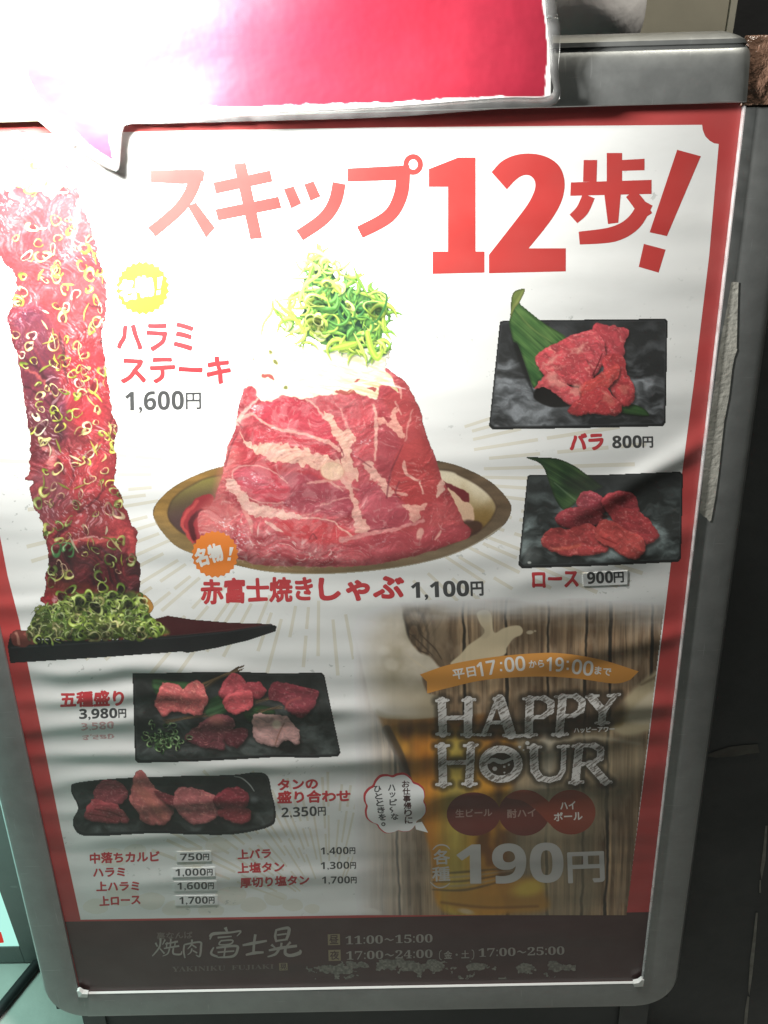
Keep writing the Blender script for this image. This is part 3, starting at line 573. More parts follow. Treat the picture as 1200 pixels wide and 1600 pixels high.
def paint_plate_tongue():
    cv = Canvas(104, 1198, 438, 1312)
    plate_base(cv, [(111, 1230), (116, 1224), (150, 1219), (190, 1216), (240, 1214), (300, 1212), (360, 1211), (395, 1207), (412, 1208), (420, 1216), (424, 1236), (430, 1262), (430, 1282), (424, 1290), (404, 1297), (360, 1304), (300, 1304), (240, 1302), (160, 1306), (128, 1305), (116, 1294), (114, 1280), (122, 1262), (112, 1240)], 8, (48, 52, 51), .7, True)
    cv.line([(366, 1213), (378, 1216), (390, 1226), (397, 1236)], (1, 2.2, 1), A8(186, 190, 186), 1.2, .8); cv.ell(396, 1250, 7, 5, 0, A8(112, 120, 120), 6, .6)
    slice_(cv, [(147, 1240), (152, 1226), (168, 1218), (186, 1222), (199, 1234), (198, 1248), (180, 1258), (152, 1252)], (136, 66, 64), 1, .1, .3)
    slice_(cv, [(131, 1272), (140, 1254), (148, 1248), (170, 1254), (188, 1262), (201, 1282), (184, 1286), (150, 1284), (134, 1280)], (160, 74, 70), 2, .3, .5)
    cv.line([(148, 1264), (170, 1268), (190, 1276)], 2, A8(84, 28, 32), 2, .7); cv.line([(140, 1272), (165, 1276), (180, 1282)], 1.6, A8(96, 34, 36), 2, .6)
    slice_(cv, [(202, 1250), (206, 1232), (208, 1216), (214, 1206), (224, 1204), (230, 1216), (244, 1232), (262, 1246), (272, 1262), (262, 1284), (246, 1290), (222, 1282), (212, 1264)], (184, 106, 90), 3, .7, .5, .8); cv.line([(210, 1226), (228, 1244), (256, 1276)], (8, 16, 10), A8(206, 128, 108), 10, .4)
    slice_(cv, [(240, 1236), (262, 1240), (280, 1248), (276, 1262), (262, 1258)], (116, 54, 52), 4, .3, .2)
    slice_(cv, [(272, 1256), (276, 1234), (296, 1230), (326, 1238), (340, 1250), (342, 1272), (322, 1286), (302, 1288), (284, 1276)], (172, 102, 90), 5, .4, .8)
    slice_(cv, [(334, 1246), (350, 1234), (372, 1230), (388, 1242), (384, 1262), (360, 1268), (338, 1262)], (128, 52, 54), 6, .3, .4, 1.4)
    slice_(cv, [(340, 1268), (366, 1262), (388, 1264), (392, 1280), (376, 1288), (352, 1280)], (138, 60, 58), 7, .2, .5, 1.3)
    return cv

# ---------------------------------------------------------------- old planks and beer behind the happy hour lettering
HAPPY = [
    [((690.5, 1095), (692, 1146), 13), ((732, 1094), (731, 1147), 13), ((692, 1122), (730, 1121), 7), ((682, 1095), (700, 1094), 4.5), ((723, 1094), (742, 1093), 4.5), ((682, 1147), (702, 1147), 4.5), ((721, 1148), (741, 1148), 4.5)],
    [((778, 1092), (756, 1147), 7.5), ((781, 1093), (798, 1147), 16), ((764, 1129), (790, 1129), 6), ((746, 1148), (766, 1148), 4.5), ((787, 1149), (812, 1150), 5), ((772, 1092), (784, 1092), 5)],
    [((828, 1093), (826, 1147), 13), ((818, 1092), (836, 1091), 4.5), ((815, 1149), (838, 1148), 5), ((834, 1091), (850, 1091), 6), ((850, 1091), (861, 1098), 10), ((861, 1098), (860, 1111), 11), ((860, 1111), (848, 1120), 8), ((848, 1120), (834, 1121), 6)],
    [((879, 1090), (874, 1146), 13), ((868, 1089), (886, 1088), 4.5), ((863, 1148), (886, 1147), 5), ((886, 1088), (900, 1088), 6), ((900, 1088), (910, 1096), 10), ((910, 1096), (908, 1110), 11), ((908, 1110), (896, 1118), 8), ((896, 1118), (884, 1119), 6)],
    [((924, 1090), (942, 1111), 13), ((960, 1088), (944, 1111), 8), ((942, 1108), (940, 1129), 12), ((916, 1089), (935, 1087), 4.5), ((950, 1087), (968, 1085), 4.5), ((931, 1130), (951, 1129), 4.5)],
    [((690.5, 1166), (692.5, 1225), 13), ((736, 1165), (733, 1224), 13), ((692, 1192), (734, 1191), 7), ((681, 1166), (701, 1165), 4.5), ((725, 1165), (746, 1164), 4.5), ((682, 1226), (704, 1225), 4.5), ((723, 1225), (744, 1225), 4.5)],
    'O',
    [((834, 1168), (835, 1203), 13), ((835, 1203), (843, 1215), 12), ((843, 1215), (858, 1219), 9), ((858, 1219), (873, 1215), 8), ((873, 1215), (880, 1203), 8), ((880, 1203), (881, 1167), 8), ((825, 1168), (845, 1167), 4.5), ((872, 1167), (889, 1166), 4.5)],
    [((905, 1167), (899, 1221), 13), ((895, 1166), (912, 1165), 4.5), ((890, 1223), (911, 1222), 5), ((910, 1165), (928, 1165), 6), ((928, 1165), (939, 1171), 10), ((939, 1171), (938, 1184), 11), ((938, 1184), (926, 1193), 8), ((926, 1193), (908, 1194), 6), ((922, 1194), (946, 1221), 13), ((940, 1222), (955, 1222), 5)]]
def happy_sdf(U, V):
    d = np.full(U.shape, 1e9)
    for L in HAPPY:
        if L == 'O':
            r = np.hypot((U - 782.5) / 1.17, V - 1194); d = np.minimum(d, np.abs(r - 23.5) - 5.6); continue
        for (ax, ay), (bx, by), w in L:
            ex, ey = bx - ax, by - ay; t = np.clip(((U - ax) * ex + (V - ay) * ey) / (ex * ex + ey * ey), 0, 1)
            d = np.minimum(d, np.hypot(U - ax - t * ex, V - ay - t * ey) - w * .5)
    return d
def paint_planks():
    cv = Canvas(540, 928, 1064, 1430); U, V = cv.U, cv.V; R = np.random.RandomState(2)
    xs = U + .03 * (V - 1180) * ((U - 800) / 260) + 3 * (fbm(U / 60, V / 120, 2, 4) - .5)
    kn = np.hypot((U - 664) / 30., (V - 1004) / 46.); bend = np.exp(-kn ** 2) * 26 * np.sign(U - 652)
    gx = xs + bend
    g1 = fbm(gx / 5, V / 170, 4, 1); g2 = fbm(gx / 1.6, V / 60, 3, 5); big = fbm(gx / 60, V / 200, 3, 7)
    w = lerp(A8(104, 84, 66), A8(190, 166, 136), np.clip(.25 + 1.5 * (g1 - .4) + .8 * (big - .45), 0, 1)) * (.78 + .44 * g2)[..., None]
    bounds = [575, 618, 726, 792, 855, 912, 950, 1014]; 
    tone = np.ones(U.shape)
    for i, b in enumerate(bounds): tone = np.where(xs > b, [1.05, .96, 1.04, .9, 1.0, .93, 1.03, .92][i], tone)
    w *= tone[..., None]
    drift = fbm(U / 46, V / 90, 4, 11); w *= (.62 + .76 * drift)[..., None]; w = lerp(w, A8(176, 160, 140), np.clip((fbm(gx / 9, V / 34, 4, 12) - .5) * 2.4, 0, .5))
    for b in bounds[1:]:
        dd = np.abs(xs - b - 2.5 * (fbm(V / 30, V * 0 + b, 3, 3) - .5) * 2); wd = 1.2 + 1.4 * vnoise(V / 60, V * 0 + b, 2)
        w *= (1 - .75 * sstep(wd + 1.2, wd - .6, dd))[..., None]; w = np.clip(w * (1 + .16 * sstep(2, 3.4, dd) * sstep(8, 4, dd))[..., None], 0, 1)
    for i in range(30):   # checks in the grain
        x, y, L = R.uniform(560, 1050), R.uniform(950, 1400), R.uniform(20, 80)
        m = sstep(1.1, .2, np.abs(xs - x - 2 * np.sin(V / 23))) * sstep(L, L * .5, np.abs(V - y)); w *= (1 - .4 * m)[..., None]
    cv.c = w; cv.a[:] = 1
    # knot
    kr = np.hypot((U - 646) / 15., (V - 1000) / 30.) + .25 * (fbm(U / 9, V / 9, 2, 1) - .5)
    cv.c *= (1 - .35 * sstep(.2, 1, np.sin(kr * 9) * .5 + .5) * sstep(3.0, 1.2, kr))[..., None]
    cv.fill([(628, 966), (636, 974), (640, 996), (638, 1006), (630, 992)], A8(44, 40, 38), 4, .9)
    for p in ([(640, 990), (652, 1000), (664, 1012), (676, 1024)], [(648, 1006), (656, 1016), (670, 1022)], [(656, 990), (668, 1002), (680, 1014), (690, 1030)], [(650, 1016), (660, 1024), (676, 1032)]): cv.line(p, (1, 3, 1), A8(60, 46, 34), 2, .8)
    # tall glass of lager on the left
    glass = [(588, 1110), (612, 1118), (700, 1120), (800, 1126), (806, 1250), (806, 1380), (800, 1424), (692, 1424), (672, 1330), (640, 1220), (600, 1140)]
    am = fbm(U / 40, V / 60, 3, 6)
    beer = lerp(A8(120, 70, 30), A8(232, 172, 60), sstep(.32, .62, am + .12 * sstep(640, 700, U) - .25 * sstep(770, 806, U)))
    beer = lerp(beer, A8(206, 214, 132), np.exp(-((U - 712) / 28) ** 2) * .75 * sstep(1130, 1160, V)); beer = lerp(beer, A8(236, 150, 40), np.exp(-((U - 664) / 20) ** 2) * .8)
    beer = lerp(beer, A8(112, 78, 46), sstep(1170, 1120, V) * .85); beer = np.clip(beer * np.array([1.10, 1.04, .80]), 0, 1) * (.9 + .25 * (fbm(U / 8, V / 50, 2, 2) - .5))[..., None]
    Mg = cv.mask_poly(glass, 10); cv.c = lerp(cv.c, beer, Mg * .93)
    cv.line([(604, 1140), (624, 1180), (636, 1216), (646, 1260)], (14, 15, 10), A8(58, 46, 38), 4, .85, smooth=True); cv.line([(776, 1140), (780, 1240), (778, 1330)], (10, 14, 8), A8(84, 58, 40), 14, .6)
    # second glass, right of centre, and its rim
    cv.fill([(806, 1130), (860, 1126), (960, 1140), (1010, 1150), (990, 1230), (930, 1300), (930, 1420), (800, 1424)], A8(150, 146, 126), 26, .55)
    cv.line([(842, 1152), (862, 1160), (920, 1152), (1000, 1162)], (6, 8, 4), A8(206, 202, 186), 7, .6); cv.line([(852, 1140), (858, 1180), (850, 1230)], (16, 26, 12), A8(214, 214, 208), 16, .6)
    cv.fill([(806, 1128), (832, 1136), (880, 1144), (950, 1136), (925, 1120), (850, 1128)], A8(86, 56, 40), 12, .6)
    cv.fill([(800, 1238), (850, 1232), (930, 1240), (900, 1300), (830, 1310)], A8(196, 186, 164), 20, .6)
    # mug poured in from the right
    cv.fill([(1060, 1040), (1020, 1052), (985, 1082), (960, 1112), (950, 1134), (985, 1150), (1040, 1130), (1064, 1118)], A8(206, 198, 170), 9, .92)
    cv.fill([(1064, 1060), (1030, 1072), (990, 1106), (984, 1128), (1020, 1130), (1064, 1112)], A8(226, 222, 206), 10, .8)
    cv.fill([(958, 1112), (972, 1104), (974, 1130), (960, 1134)], A8(170, 146, 80), 7, .6); cv.line([(1062, 1048), (1030, 1056), (1002, 1070)], (5, 6, 3), A8(120, 104, 80), 4, .7)
    # froth and splash
    fr = [(540, 930), (618, 940), (630, 965), (638, 996), (654, 1018), (672, 1026), (684, 1040), (690, 1046), (676, 1052), (660, 1056), (668, 1082), (690, 1090), (690, 1118), (620, 1124), (584, 1112), (570, 1060), (556, 1000), (540, 980)]
    fn = fbm(U / 34, V / 34, 4, 3); fcol = lerp(A8(212, 208, 192), A8(252, 250, 244), np.clip((fn - .3) * 2, 0, 1)); fcol = lerp(fcol, A8(150, 142, 118), sstep(1040, 1110, V) * .75)
    Mf = cv.mask_poly(fr, 5); cv.c = lerp(cv.c, fcol, Mf * .96)
    cv.ell(600, 1016, 9, 7, 0, A8(255, 255, 250), 8, .7); cv.ell(612, 1038, 11, 9, .6, A8(255, 255, 250), 8, .6); cv.line([(634, 1022), (652, 1036), (668, 1046)], (1, 3, 1), A8(246, 240, 222), 3, .8)
    cv.fill([(704, 1038), (720, 1022), (732, 1008), (752, 994), (757, 985), (750, 974), (745, 960), (750, 954), (762, 954), (768, 962), (772, 988), (786, 982), (800, 978), (812, 978), (817, 985), (814, 992), (802, 998), (792, 1012), (786, 1024), (740, 1036)], A8(244, 234, 206), 2.2, .95)
    cv.fill([(752, 960), (762, 958), (766, 990), (752, 996)], A8(206, 198, 176), 6, .5); cv.ell(828, 988, 5.5, 3, -.1, A8(224, 216, 196), 1.6, .9); cv.ell(836, 986, 2, 1.5, 0, A8(224, 216, 196), 1.4, .8)
    # amber foot of the glass
    cv.fill([(700, 1392), (760, 1384), (830, 1370), (852, 1396), (846, 1424), (720, 1426)], A8(206, 150, 56), 16, .85); cv.ell(826, 1388, 24, 12, -.2, A8(232, 210, 84), 14, .8); cv.line([(690, 1410), (760, 1418), (840, 1416)], 4, A8(120, 80, 36), 5, .6)
    for k in range(5): cv.line([(676, 1366 + 6 * k), (730, 1362 + 7 * k), (800, 1356 + 4 * k)], (2, 4, 2), A8(*[(70, 62, 50), (176, 168, 150)][k % 2]), 3, .6)
    cv.ell(580, 1424, 16, 5, .2, A8(226, 220, 206), 4, .8); cv.ell(728, 1424, 12, 4, .2, A8(226, 220, 206), 4, .7)
    # dark chalkboard glow round the lettering
    d = happy_sdf(U, V); cv.c *= (1 - .55 * sstep(10, 1, d))[..., None]
    cv.fill([(816, 1090), (960, 1084), (968, 1130), (880, 1146), (822, 1150)], A8(62, 50, 42), 16, .6)
    rd = np.hypot((U - 782.5) / 1.17, V - 1194); cv.c = lerp(cv.c, A8(50, 42, 36), sstep(24, 20, rd) * .9)
    # fade to the white of the sheet at the left and the top
    fade = np.clip(sstep(546, 618, U + 12 * (fbm(U / 20, V / 60, 3, 9) - .5)) * 1.0, 0, 1)
    top = sstep(932, 985, V + 16 * (fbm(U / 60, V / 14, 3, 5) - .5) - sstep(620, 560, U) * 20)
    k = np.clip(fade * top, 0, 1) * (1 - .5 * sstep(690, 590, U) * sstep(1060, 1120, V) * (1 - .8 * Mg)) * (1 - .35 * sstep(930, 1010, U) * sstep(1010, 950, V)); cv.c = lerp(np.ones(3) * .906 + np.zeros_like(cv.c), np.clip(lerp(cv.c, A8(128, 116, 100), np.full(U.shape, .14)) * np.array([.90, .87, .82]), 0, 1), k)
    cv.a = np.where(k > .02, 1., 0.) * np.where(U < 1040.5 - (V - 930) * .1225, 1., 0.)
    return cv
def paint_happy():
    cv = Canvas(676, 1078, 974, 1234, .8); U, V = cv.U, cv.V
    d = happy_sdf(U, V) + .7 * (fbm(U / 2.2, V / 2.2, 2, 4) - .5)
    a = .62; x = U * np.cos(a) - V * np.sin(a); y = U * np.sin(a) + V * np.cos(a)
    sc = fbm(x / 9, y / 1.15, 3, 6); sc2 = fbm(U / 30, V / 30, 2, 1)
    chalk = sstep(.36, .52, sc + .25 * (sc2 - .5) + .10 * sstep(-2.5, -1, d))
    cv.c = lerp(A8(112, 104, 96), A8(214, 212, 208), chalk); cv.a = sstep(.3, -.3, d)
    # wavy mark and bubbles inside the O
    def st(p, w): q, dd = cv.sdf(p, False, 3, True, width=w); m = sstep(.5, -.5, dd); cv.a[q] = np.maximum(cv.a[q], m); cv.c[q] = cv.c[q] * (1 - m[..., None]) + A8(196, 196, 192) * m[..., None]
    st([(764, 1191), (771, 1187), (780, 1190), (788, 1190), (800, 1185)], (5, 7, 4))
    for bx, by, r in ((773, 1201, 3.4), (788, 1198, 1.8), (795, 1195, 1.6), (788, 1207, 1.4), (812, 1167, 2.2), (824, 1161, 3.2), (818, 1172, 1.5)): st([(bx, by), (bx + .1, by)], 2 * r)
    return cv
# ---------------------------------------------------------------- materials
class NT:
    def __init__(s, name):
        s.m = bpy.data.materials.new(name); s.m.use_nodes = True; s.t = s.m.node_tree; s.n = s.t.nodes; s.b = s.n['Principled BSDF']; s.out = s.n['Material Output']
    def node(s, typ, **kw):
        n = s.n.new(typ)
        for k, v in kw.items(): setattr(n, k, v)
        return n
    def link(s, a, b): s.t.links.new(a, b)
    def val(s, sock, v):
        if isinstance(v, (int, float, tuple)): sock.default_value = v
        else: s.link(v, sock)
    def math(s, op, a, b=0., c=None):
        n = s.node('ShaderNodeMath', operation=op); s.val(n.inputs[0], a); s.val(n.inputs[1], b)
        if c is not None: s.val(n.inputs[2], c)
        return n.outputs[0]
    def pos(s):
        # position in the board's own frame: every piece of the board shares its origin
        return s.node('ShaderNodeTexCoord').outputs['Object']
    def noise(s, vec, scale, detail=3, sc=(1, 1, 1), rough=.5, loc=(0, 0, 0)):
        mp = s.node('ShaderNodeMapping'); s.link(vec, mp.inputs[0]); mp.inputs['Scale'].default_value = sc; mp.inputs['Location'].default_value = loc
        n = s.node('ShaderNodeTexNoise'); s.link(mp.outputs[0], n.inputs['Vector']); n.inputs['Scale'].default_value = scale; n.inputs['Detail'].default_value = detail; n.inputs['Roughness'].default_value = rough
        return n.outputs[0]
    def ramp(s, fac, stops):
        r = s.node('ShaderNodeValToRGB'); s.link(fac, r.inputs[0]); e = r.color_ramp.elements
        while len(e) < len(stops): e.new(.5)
        for k, (p, c) in enumerate(stops): e[k].position = p; e[k].color = c if len(c) == 4 else (*c, 1)
        return r.outputs[0]
    def bump(s, h, dist=.001, strength=1.):
        b = s.node('ShaderNodeBump'); s.link(h, b.inputs['Height']); b.inputs['Distance'].default_value = dist; b.inputs['Strength'].default_value = strength
        return b.outputs[0]
    def mixc(s, fac, a, b):
        n = s.node('ShaderNodeMix', data_type='RGBA'); s.val(n.inputs[0], fac); s.val(n.inputs[6], a); s.val(n.inputs[7], b); return n.outputs[2]

# the sheet has gone slack behind its cover: long soft ripples across it (a height in metres, the same on every printed piece)
CREASES = [  # y at x=0, slope, curvature, half width, height, from x, to x
    (.405, -.02, 0, .010, .0011, .02, .20), (.372, .02, 0, .009, .0010, .0, .22), (.340, .05, 0, .010, .0010, .0, .26), (.308, .03, 0, .009, .0010, .01, .20), (.276, .06, 0, .010, .0009, .0, .2),
    (.243, .03, 0, .009, .0008, .02, .22), (.205, .05, 0, .012, .0009, .03, .25), (.440, .04, 0, .009, .0007, -.02, .12), (.470, .05, 0, .008, .0005, -.02, .1),
    (.318, .05, 0, .013, .0022, .30, .62), (.352, .00, .1, .012, .0013, .16, .46), (.290, .02, .1, .010, .0010, .10, .36), (.262, .10, 0, .012, .0010, .26, .6), (.232, .06, 0, .014, .0010, .28, .6),
    (.30, .22, 0, .012, .0010, .44, .62), (.335, .33, 0, .014, .0008, .43, .62), (.26, .60, 0, .012, .0012, .47, .62), (.17, .2, 0, .014, .0009, .3, .6), (.15, .03, 0, .012, .0007, .05, .3)]
def ripple(s):
    x = s.node('ShaderNodeSeparateXYZ'); s.link(s.pos(), x.inputs[0]); X, Y = x.outputs[0], x.outputs[1]
    wob = s.noise(s.pos(), 7, 2); Yw = s.math('ADD', Y, s.math('MULTIPLY', s.math('SUBTRACT', wob, .5), .030))
    tot = None
    for y0, sl, cu, w, a, x0, x1 in CREASES:
        yc = s.math('MULTIPLY_ADD', X, sl, y0)
        if cu:
            dx = s.math('SUBTRACT', X, (x0 + x1) / 2); yc = s.math('MULTIPLY_ADD', s.math('MULTIPLY', dx, dx), cu * 6, yc)
        d = s.math('DIVIDE', s.math('SUBTRACT', Yw, yc), w)
        g = s.math('EXPONENT', s.math('MULTIPLY', s.math('MULTIPLY', d, d), -1.))
        e = s.math('DIVIDE', s.math('SUBTRACT', X, (x0 + x1) / 2), (x1 - x0) / 2)
        e = s.math('EXPONENT', s.math('MULTIPLY', s.math('POWER', s.math('ABSOLUTE', e), 4.), -1.))
        tt = s.math('MULTIPLY', s.math('MULTIPLY', g, e), a * 2.4)
        tot = tt if tot is None else s.math('ADD', tot, tt)
    n = s.noise(s.pos(), 1.0, 2, (2.2, 11, 1)); tot = s.math('MULTIPLY_ADD', n, .0075, tot)
    n2 = s.noise(s.pos(), 60, 2); tot = s.math('MULTIPLY_ADD', n2, .00006, tot)
    return s.bump(tot, 1.0)
def print_mat(name, color=None, rough=.5, dust_haze=.05, texture=False, fade=1.):
    s = NT(name)
    if color is None:
        a = s.node('ShaderNodeVertexColor', layer_name='Col'); c = a.outputs[0]
    else: c = (*color, 1)
    if texture:   # specks and faint grey smudges printed on the sheet
        p = s.pos()
        sp = s.ramp(s.noise(p, 150, 2, rough=.6), [(.64, (0, 0, 0)), (.68, (1, 1, 1))]); k = s.math('MULTIPLY', sp, s.ramp(s.noise(p, 14, 2), [(.52, (0, 0, 0)), (.62, (1, 1, 1))]))
        c = s.mixc(s.math('MULTIPLY', k, .55), c, (.36, .38, .36, 1))
        sm = s.ramp(s.noise(p, 9, 5, (1, 2.4, 1), .65), [(.5, (0, 0, 0)), (.75, (1, 1, 1))]); c = s.mixc(s.math('MULTIPLY', sm, .16), c, (.45, .45, .40, 1))
    dn = s.noise(s.pos(), 26, 4); c = s.mixc(s.math('MULTIPLY', dn, dust_haze * 2), c, (.42, .42, .38, 1))  # pale grey mixed in: lens haze put into the colour, with some grime
    s.val(s.b.inputs['Base Color'], c); s.b.inputs['Roughness'].default_value = rough; s.b.inputs['Specular IOR Level'].default_value = .35
    s.b.inputs['Coat Weight'].default_value = .55; s.b.inputs['Coat Roughness'].default_value = .16
    s.link(ripple(s), s.b.inputs['Normal'])
    return s.m
def metal(name, col, rough, metallic=.6, grain=True, dist=.0004):
    s = NT(name); p = s.pos()
    n = s.noise(p, 60, 5, (1, 1, 1), .6); g = s.noise(p, 9, 4)
    f = s.math('ADD', s.math('MULTIPLY', n, .5), s.math('MULTIPLY', g, .5))
    c = s.ramp(f, [(.3, tuple(k * .78 for k in col)), (.7, tuple(min(1, k * 1.12) for k in col))]); s.link(c, s.b.inputs['Base Color'])
    sc1 = s.ramp(s.noise(p, 30, 3, (14, .5, 1), .7), [(.66, (0, 0, 0)), (.70, (1, 1, 1))]); sc2 = s.ramp(s.noise(p, 30, 3, (.5, 14, 1), .7), [(.67, (0, 0, 0)), (.70, (1, 1, 1))])
    c = s.mixc(s.math('MULTIPLY', s.math('MAXIMUM', sc1, sc2), .35), c, tuple(min(1, k * 1.7) for k in col) + (1,)); s.link(c, s.b.inputs['Base Color'])
    s.b.inputs['Metallic'].default_value = metallic
    s.link(s.ramp(n, [(.3, (rough * .85,) * 3), (.7, (min(1, rough * 1.2),) * 3)]), s.b.inputs['Roughness'])
    s.link(s.bump(s.noise(p, 420, 3), dist * .25, .5), s.b.inputs['Normal'])
    return s.m
def plain(name, col, rough=.5, var=.15, scale=12, bump=0., metallic=0., spec=.4):
    s = NT(name); p = s.pos(); n = s.noise(p, scale, 5, rough=.6)
    s.link(s.ramp(n, [(.3, tuple(k * (1 - var) for k in col)), (.7, tuple(min(1, k * (1 + var)) for k in col))]), s.b.inputs['Base Color'])
    s.b.inputs['Roughness'].default_value = rough; s.b.inputs['Metallic'].default_value = metallic; s.b.inputs['Specular IOR Level'].default_value = spec
    if bump: s.link(s.bump(s.noise(p, scale * 6, 4), bump, 1), s.b.inputs['Normal'])
    return s.m
def clear_film(name, tint=(.93, .93, .93), gloss=.12, rough=.12, wave=.0006, milk=.06):
    s = NT(name); s.n.remove(s.b)
    tr = s.node('ShaderNodeBsdfTransparent'); tr.inputs[0].default_value = (*tint, 1)
    gl = s.node('ShaderNodeBsdfGlossy'); gl.inputs['Roughness'].default_value = rough; gl.inputs[0].default_value = (1, 1, 1, 1)
    df = s.node('ShaderNodeBsdfDiffuse'); df.inputs[0].default_value = (.75, .75, .75, 1)
    b = s.bump(s.noise(s.pos(), 40, 3), wave, 1); s.link(b, gl.inputs['Normal'])
    fr = s.node('ShaderNodeFresnel'); fr.inputs[0].default_value = 1.5
    m1 = s.node('ShaderNodeMixShader'); s.link(s.math('ADD', s.math('MULTIPLY', fr.outputs[0], .8), gloss * .3), m1.inputs[0]); s.link(tr.outputs[0], m1.inputs[1]); s.link(gl.outputs[0], m1.inputs[2])
    m2 = s.node('ShaderNodeMixShader'); s.link(s.math('MULTIPLY', s.noise(s.pos(), 90, 4), milk * 2), m2.inputs[0]); s.link(m1.outputs[0], m2.inputs[1]); s.link(df.outputs[0], m2.inputs[2])
    s.link(m2.outputs[0], s.out.inputs[0]); return s.m

# ---------------------------------------------------------------- objects
def empty(name, mat=None, label=None, cat=None, group=None):
    o = bpy.data.objects.new(name, None); SC.collection.objects.link(o); o.empty_display_size = .05
    if mat is not None: o.matrix_world = mat
    tag(o, label, cat, group); return o
def tag(o, label=None, cat=None, group=None, kind=None):
    if label: o['label'] = label
    if cat: o['category'] = cat
    if group: o['group'] = group
    if kind: o['kind'] = kind
    return o
def mesh(name, verts, faces, mat, parent=None, smooth=False, cols=None):
    me = bpy.data.meshes.new(name)
    v = np.asarray(verts, np.float32)
    if isinstance(faces, np.ndarray):
        me.vertices.add(len(v)); me.vertices.foreach_set('co', v.ravel())
        k = faces.shape[1]; me.loops.add(faces.size); me.loops.foreach_set('vertex_index', faces.astype(np.int32).ravel())
        me.polygons.add(len(faces)); me.polygons.foreach_set('loop_start', np.arange(0, faces.size, k, dtype=np.int32))
        try: me.polygons.foreach_set('loop_total', np.full(len(faces), k, np.int32))
        except Exception: pass
        me.update(calc_edges=True)
    else: me.from_pydata([tuple(map(float, p)) for p in v], [], [tuple(f) for f in faces]); me.update()
    me.validate()
    if cols is not None:
        at = me.color_attributes.new('Col', 'FLOAT_COLOR', 'POINT'); c = np.ones((len(v), 4), np.float32); c[:, :3] = cols; at.data.foreach_set('color', c.ravel())
    if smooth: me.polygons.foreach_set('use_smooth', np.ones(len(me.polygons), bool))
    me.materials.append(mat)
    o = bpy.data.objects.new(name, me); SC.collection.objects.link(o)
    if parent is not None: o.parent = parent
    return o
def picture(name, cv, z, mat, parent, gain=1., label=None):
    h, w = cv.U.shape
    P = on_board(cv.U, cv.V, z).reshape(-1, 3)
    idx = np.arange(h * w).reshape(h, w); q = np.stack([idx[:-1, :-1], idx[1:, :-1], idx[1:, 1:], idx[:-1, 1:]], -1).reshape(-1, 4)
    a = cv.a; fa = (a[:-1, :-1] + a[1:, :-1] + a[1:, 1:] + a[:-1, 1:]).reshape(-1) / 4; q = q[fa > .5]
    used = np.zeros(h * w, bool); used[q.ravel()] = True; rem = np.cumsum(used) - 1
    col = np.clip(lin(cv.c).reshape(-1, 3) * gain, 0, .9)
    o = mesh(name, P[used], rem[q], mat, parent, cols=col[used])
    if label: o['label'] = label
    return o
def flat(name, polys, z, mat, parent, smooth=False):
    """flat printed shapes given as outlines"""
    V, F = [], []
    for p in polys:
        pts = smooth_path(p, True, 6) if smooth else np.array(p, float)
        P = on_board(pts[:, 0], pts[:, 1], z); n = len(V); V += [tuple(k) for k in P]; F.append(list(range(n, n + len(P)))[::-1])
    o = mesh(name, V, F, mat, parent)
    bm = bmesh.new(); bm.from_mesh(o.data); bmesh.ops.triangulate(bm, faces=bm.faces[:], ngon_method='EAR_CLIP')
    for f in bm.faces:
        if f.normal.z < 0: f.normal_flip()
    bm.to_mesh(o.data); bm.free(); return o
_glyph = {}
def glyphs(s):
    if s not in _glyph:
        c = bpy.data.curves.new('tmp', 'FONT'); c.body = s; c.size = 1; c.resolution_u = 5
        o = bpy.data.objects.new('tmp', c); SC.collection.objects.link(o)
        dg = bpy.context.evaluated_depsgraph_get(); me = bpy.data.meshes.new_from_object(o.evaluated_get(dg))
        V = np.array([v.co[:2] for v in me.vertices]).reshape(-1, 2); F = [tuple(p.vertices) for p in me.polygons]
        bpy.data.objects.remove(o); bpy.data.curves.remove(c); bpy.data.meshes.remove(me); _glyph[s] = (V, F)
    return _glyph[s]
BOLD = str.maketrans('0123456789', '𝟬𝟭𝟮𝟯𝟰𝟱𝟲𝟳𝟴𝟵'); SERIF = str.maketrans('0123456789', '𝟎𝟏𝟐𝟑𝟒𝟓𝟔𝟕𝟖𝟗')
def text_pts(s, p0, p1, h, bold=0., jit=0., slant=0., seed=0):
    """the letters of s between p0 and p1 on the plan, h tall; bold thickens them all round"""
    V, F = glyphs(s); mn, mx = V.min(0), V.max(0); t = (V - mn) / (mx - mn)
    p0 = np.array(p0, float); p1 = np.array(p1, float); e = p1 - p0; up = np.array([e[1], -e[0]]); up = up / np.linalg.norm(up) * h
    P = p0 + t[:, :1] * e + t[:, 1:] * up + slant * h * t[:, 1:] * e / np.linalg.norm(e)
    if jit:
        k = t[:, 0] * len(s) * 1.7; P = P + np.stack([jit * np.sin(k * 3.1 + 9 * t[:, 1] + seed), jit * np.sin(k * 2.3 + 5 * t[:, 1] + seed * 1.7)], 1)
    out = []
    if bold:
        for i in range(10):
            a = 2 * math.pi * i / 10; out.append((P + bold * np.array([math.cos(a), math.sin(a)]), F))
    out.append((P, F)); return out
def lettering(name, items, z, mat, parent):
    V, F = [], []; k = 0
    for it in items:
        for P, f in it:
            X = on_board(P[:, 0], P[:, 1], z + k * 1.0e-6); k += 1; n = len(V); V += [tuple(q) for q in X]; F += [tuple(i + n for i in g) for g in f]
        k = k % 12
    o = mesh(name, V, F, mat, parent)
    bm = bmesh.new(); bm.from_mesh(o.data)
    for g in bm.faces:
        if g.normal.z < 0: g.normal_flip()
    bm.to_mesh(o.data); bm.free(); return o
def poly_item(*polys): return [(np.array(p, float), [tuple(range(len(p)))]) for p in polys]
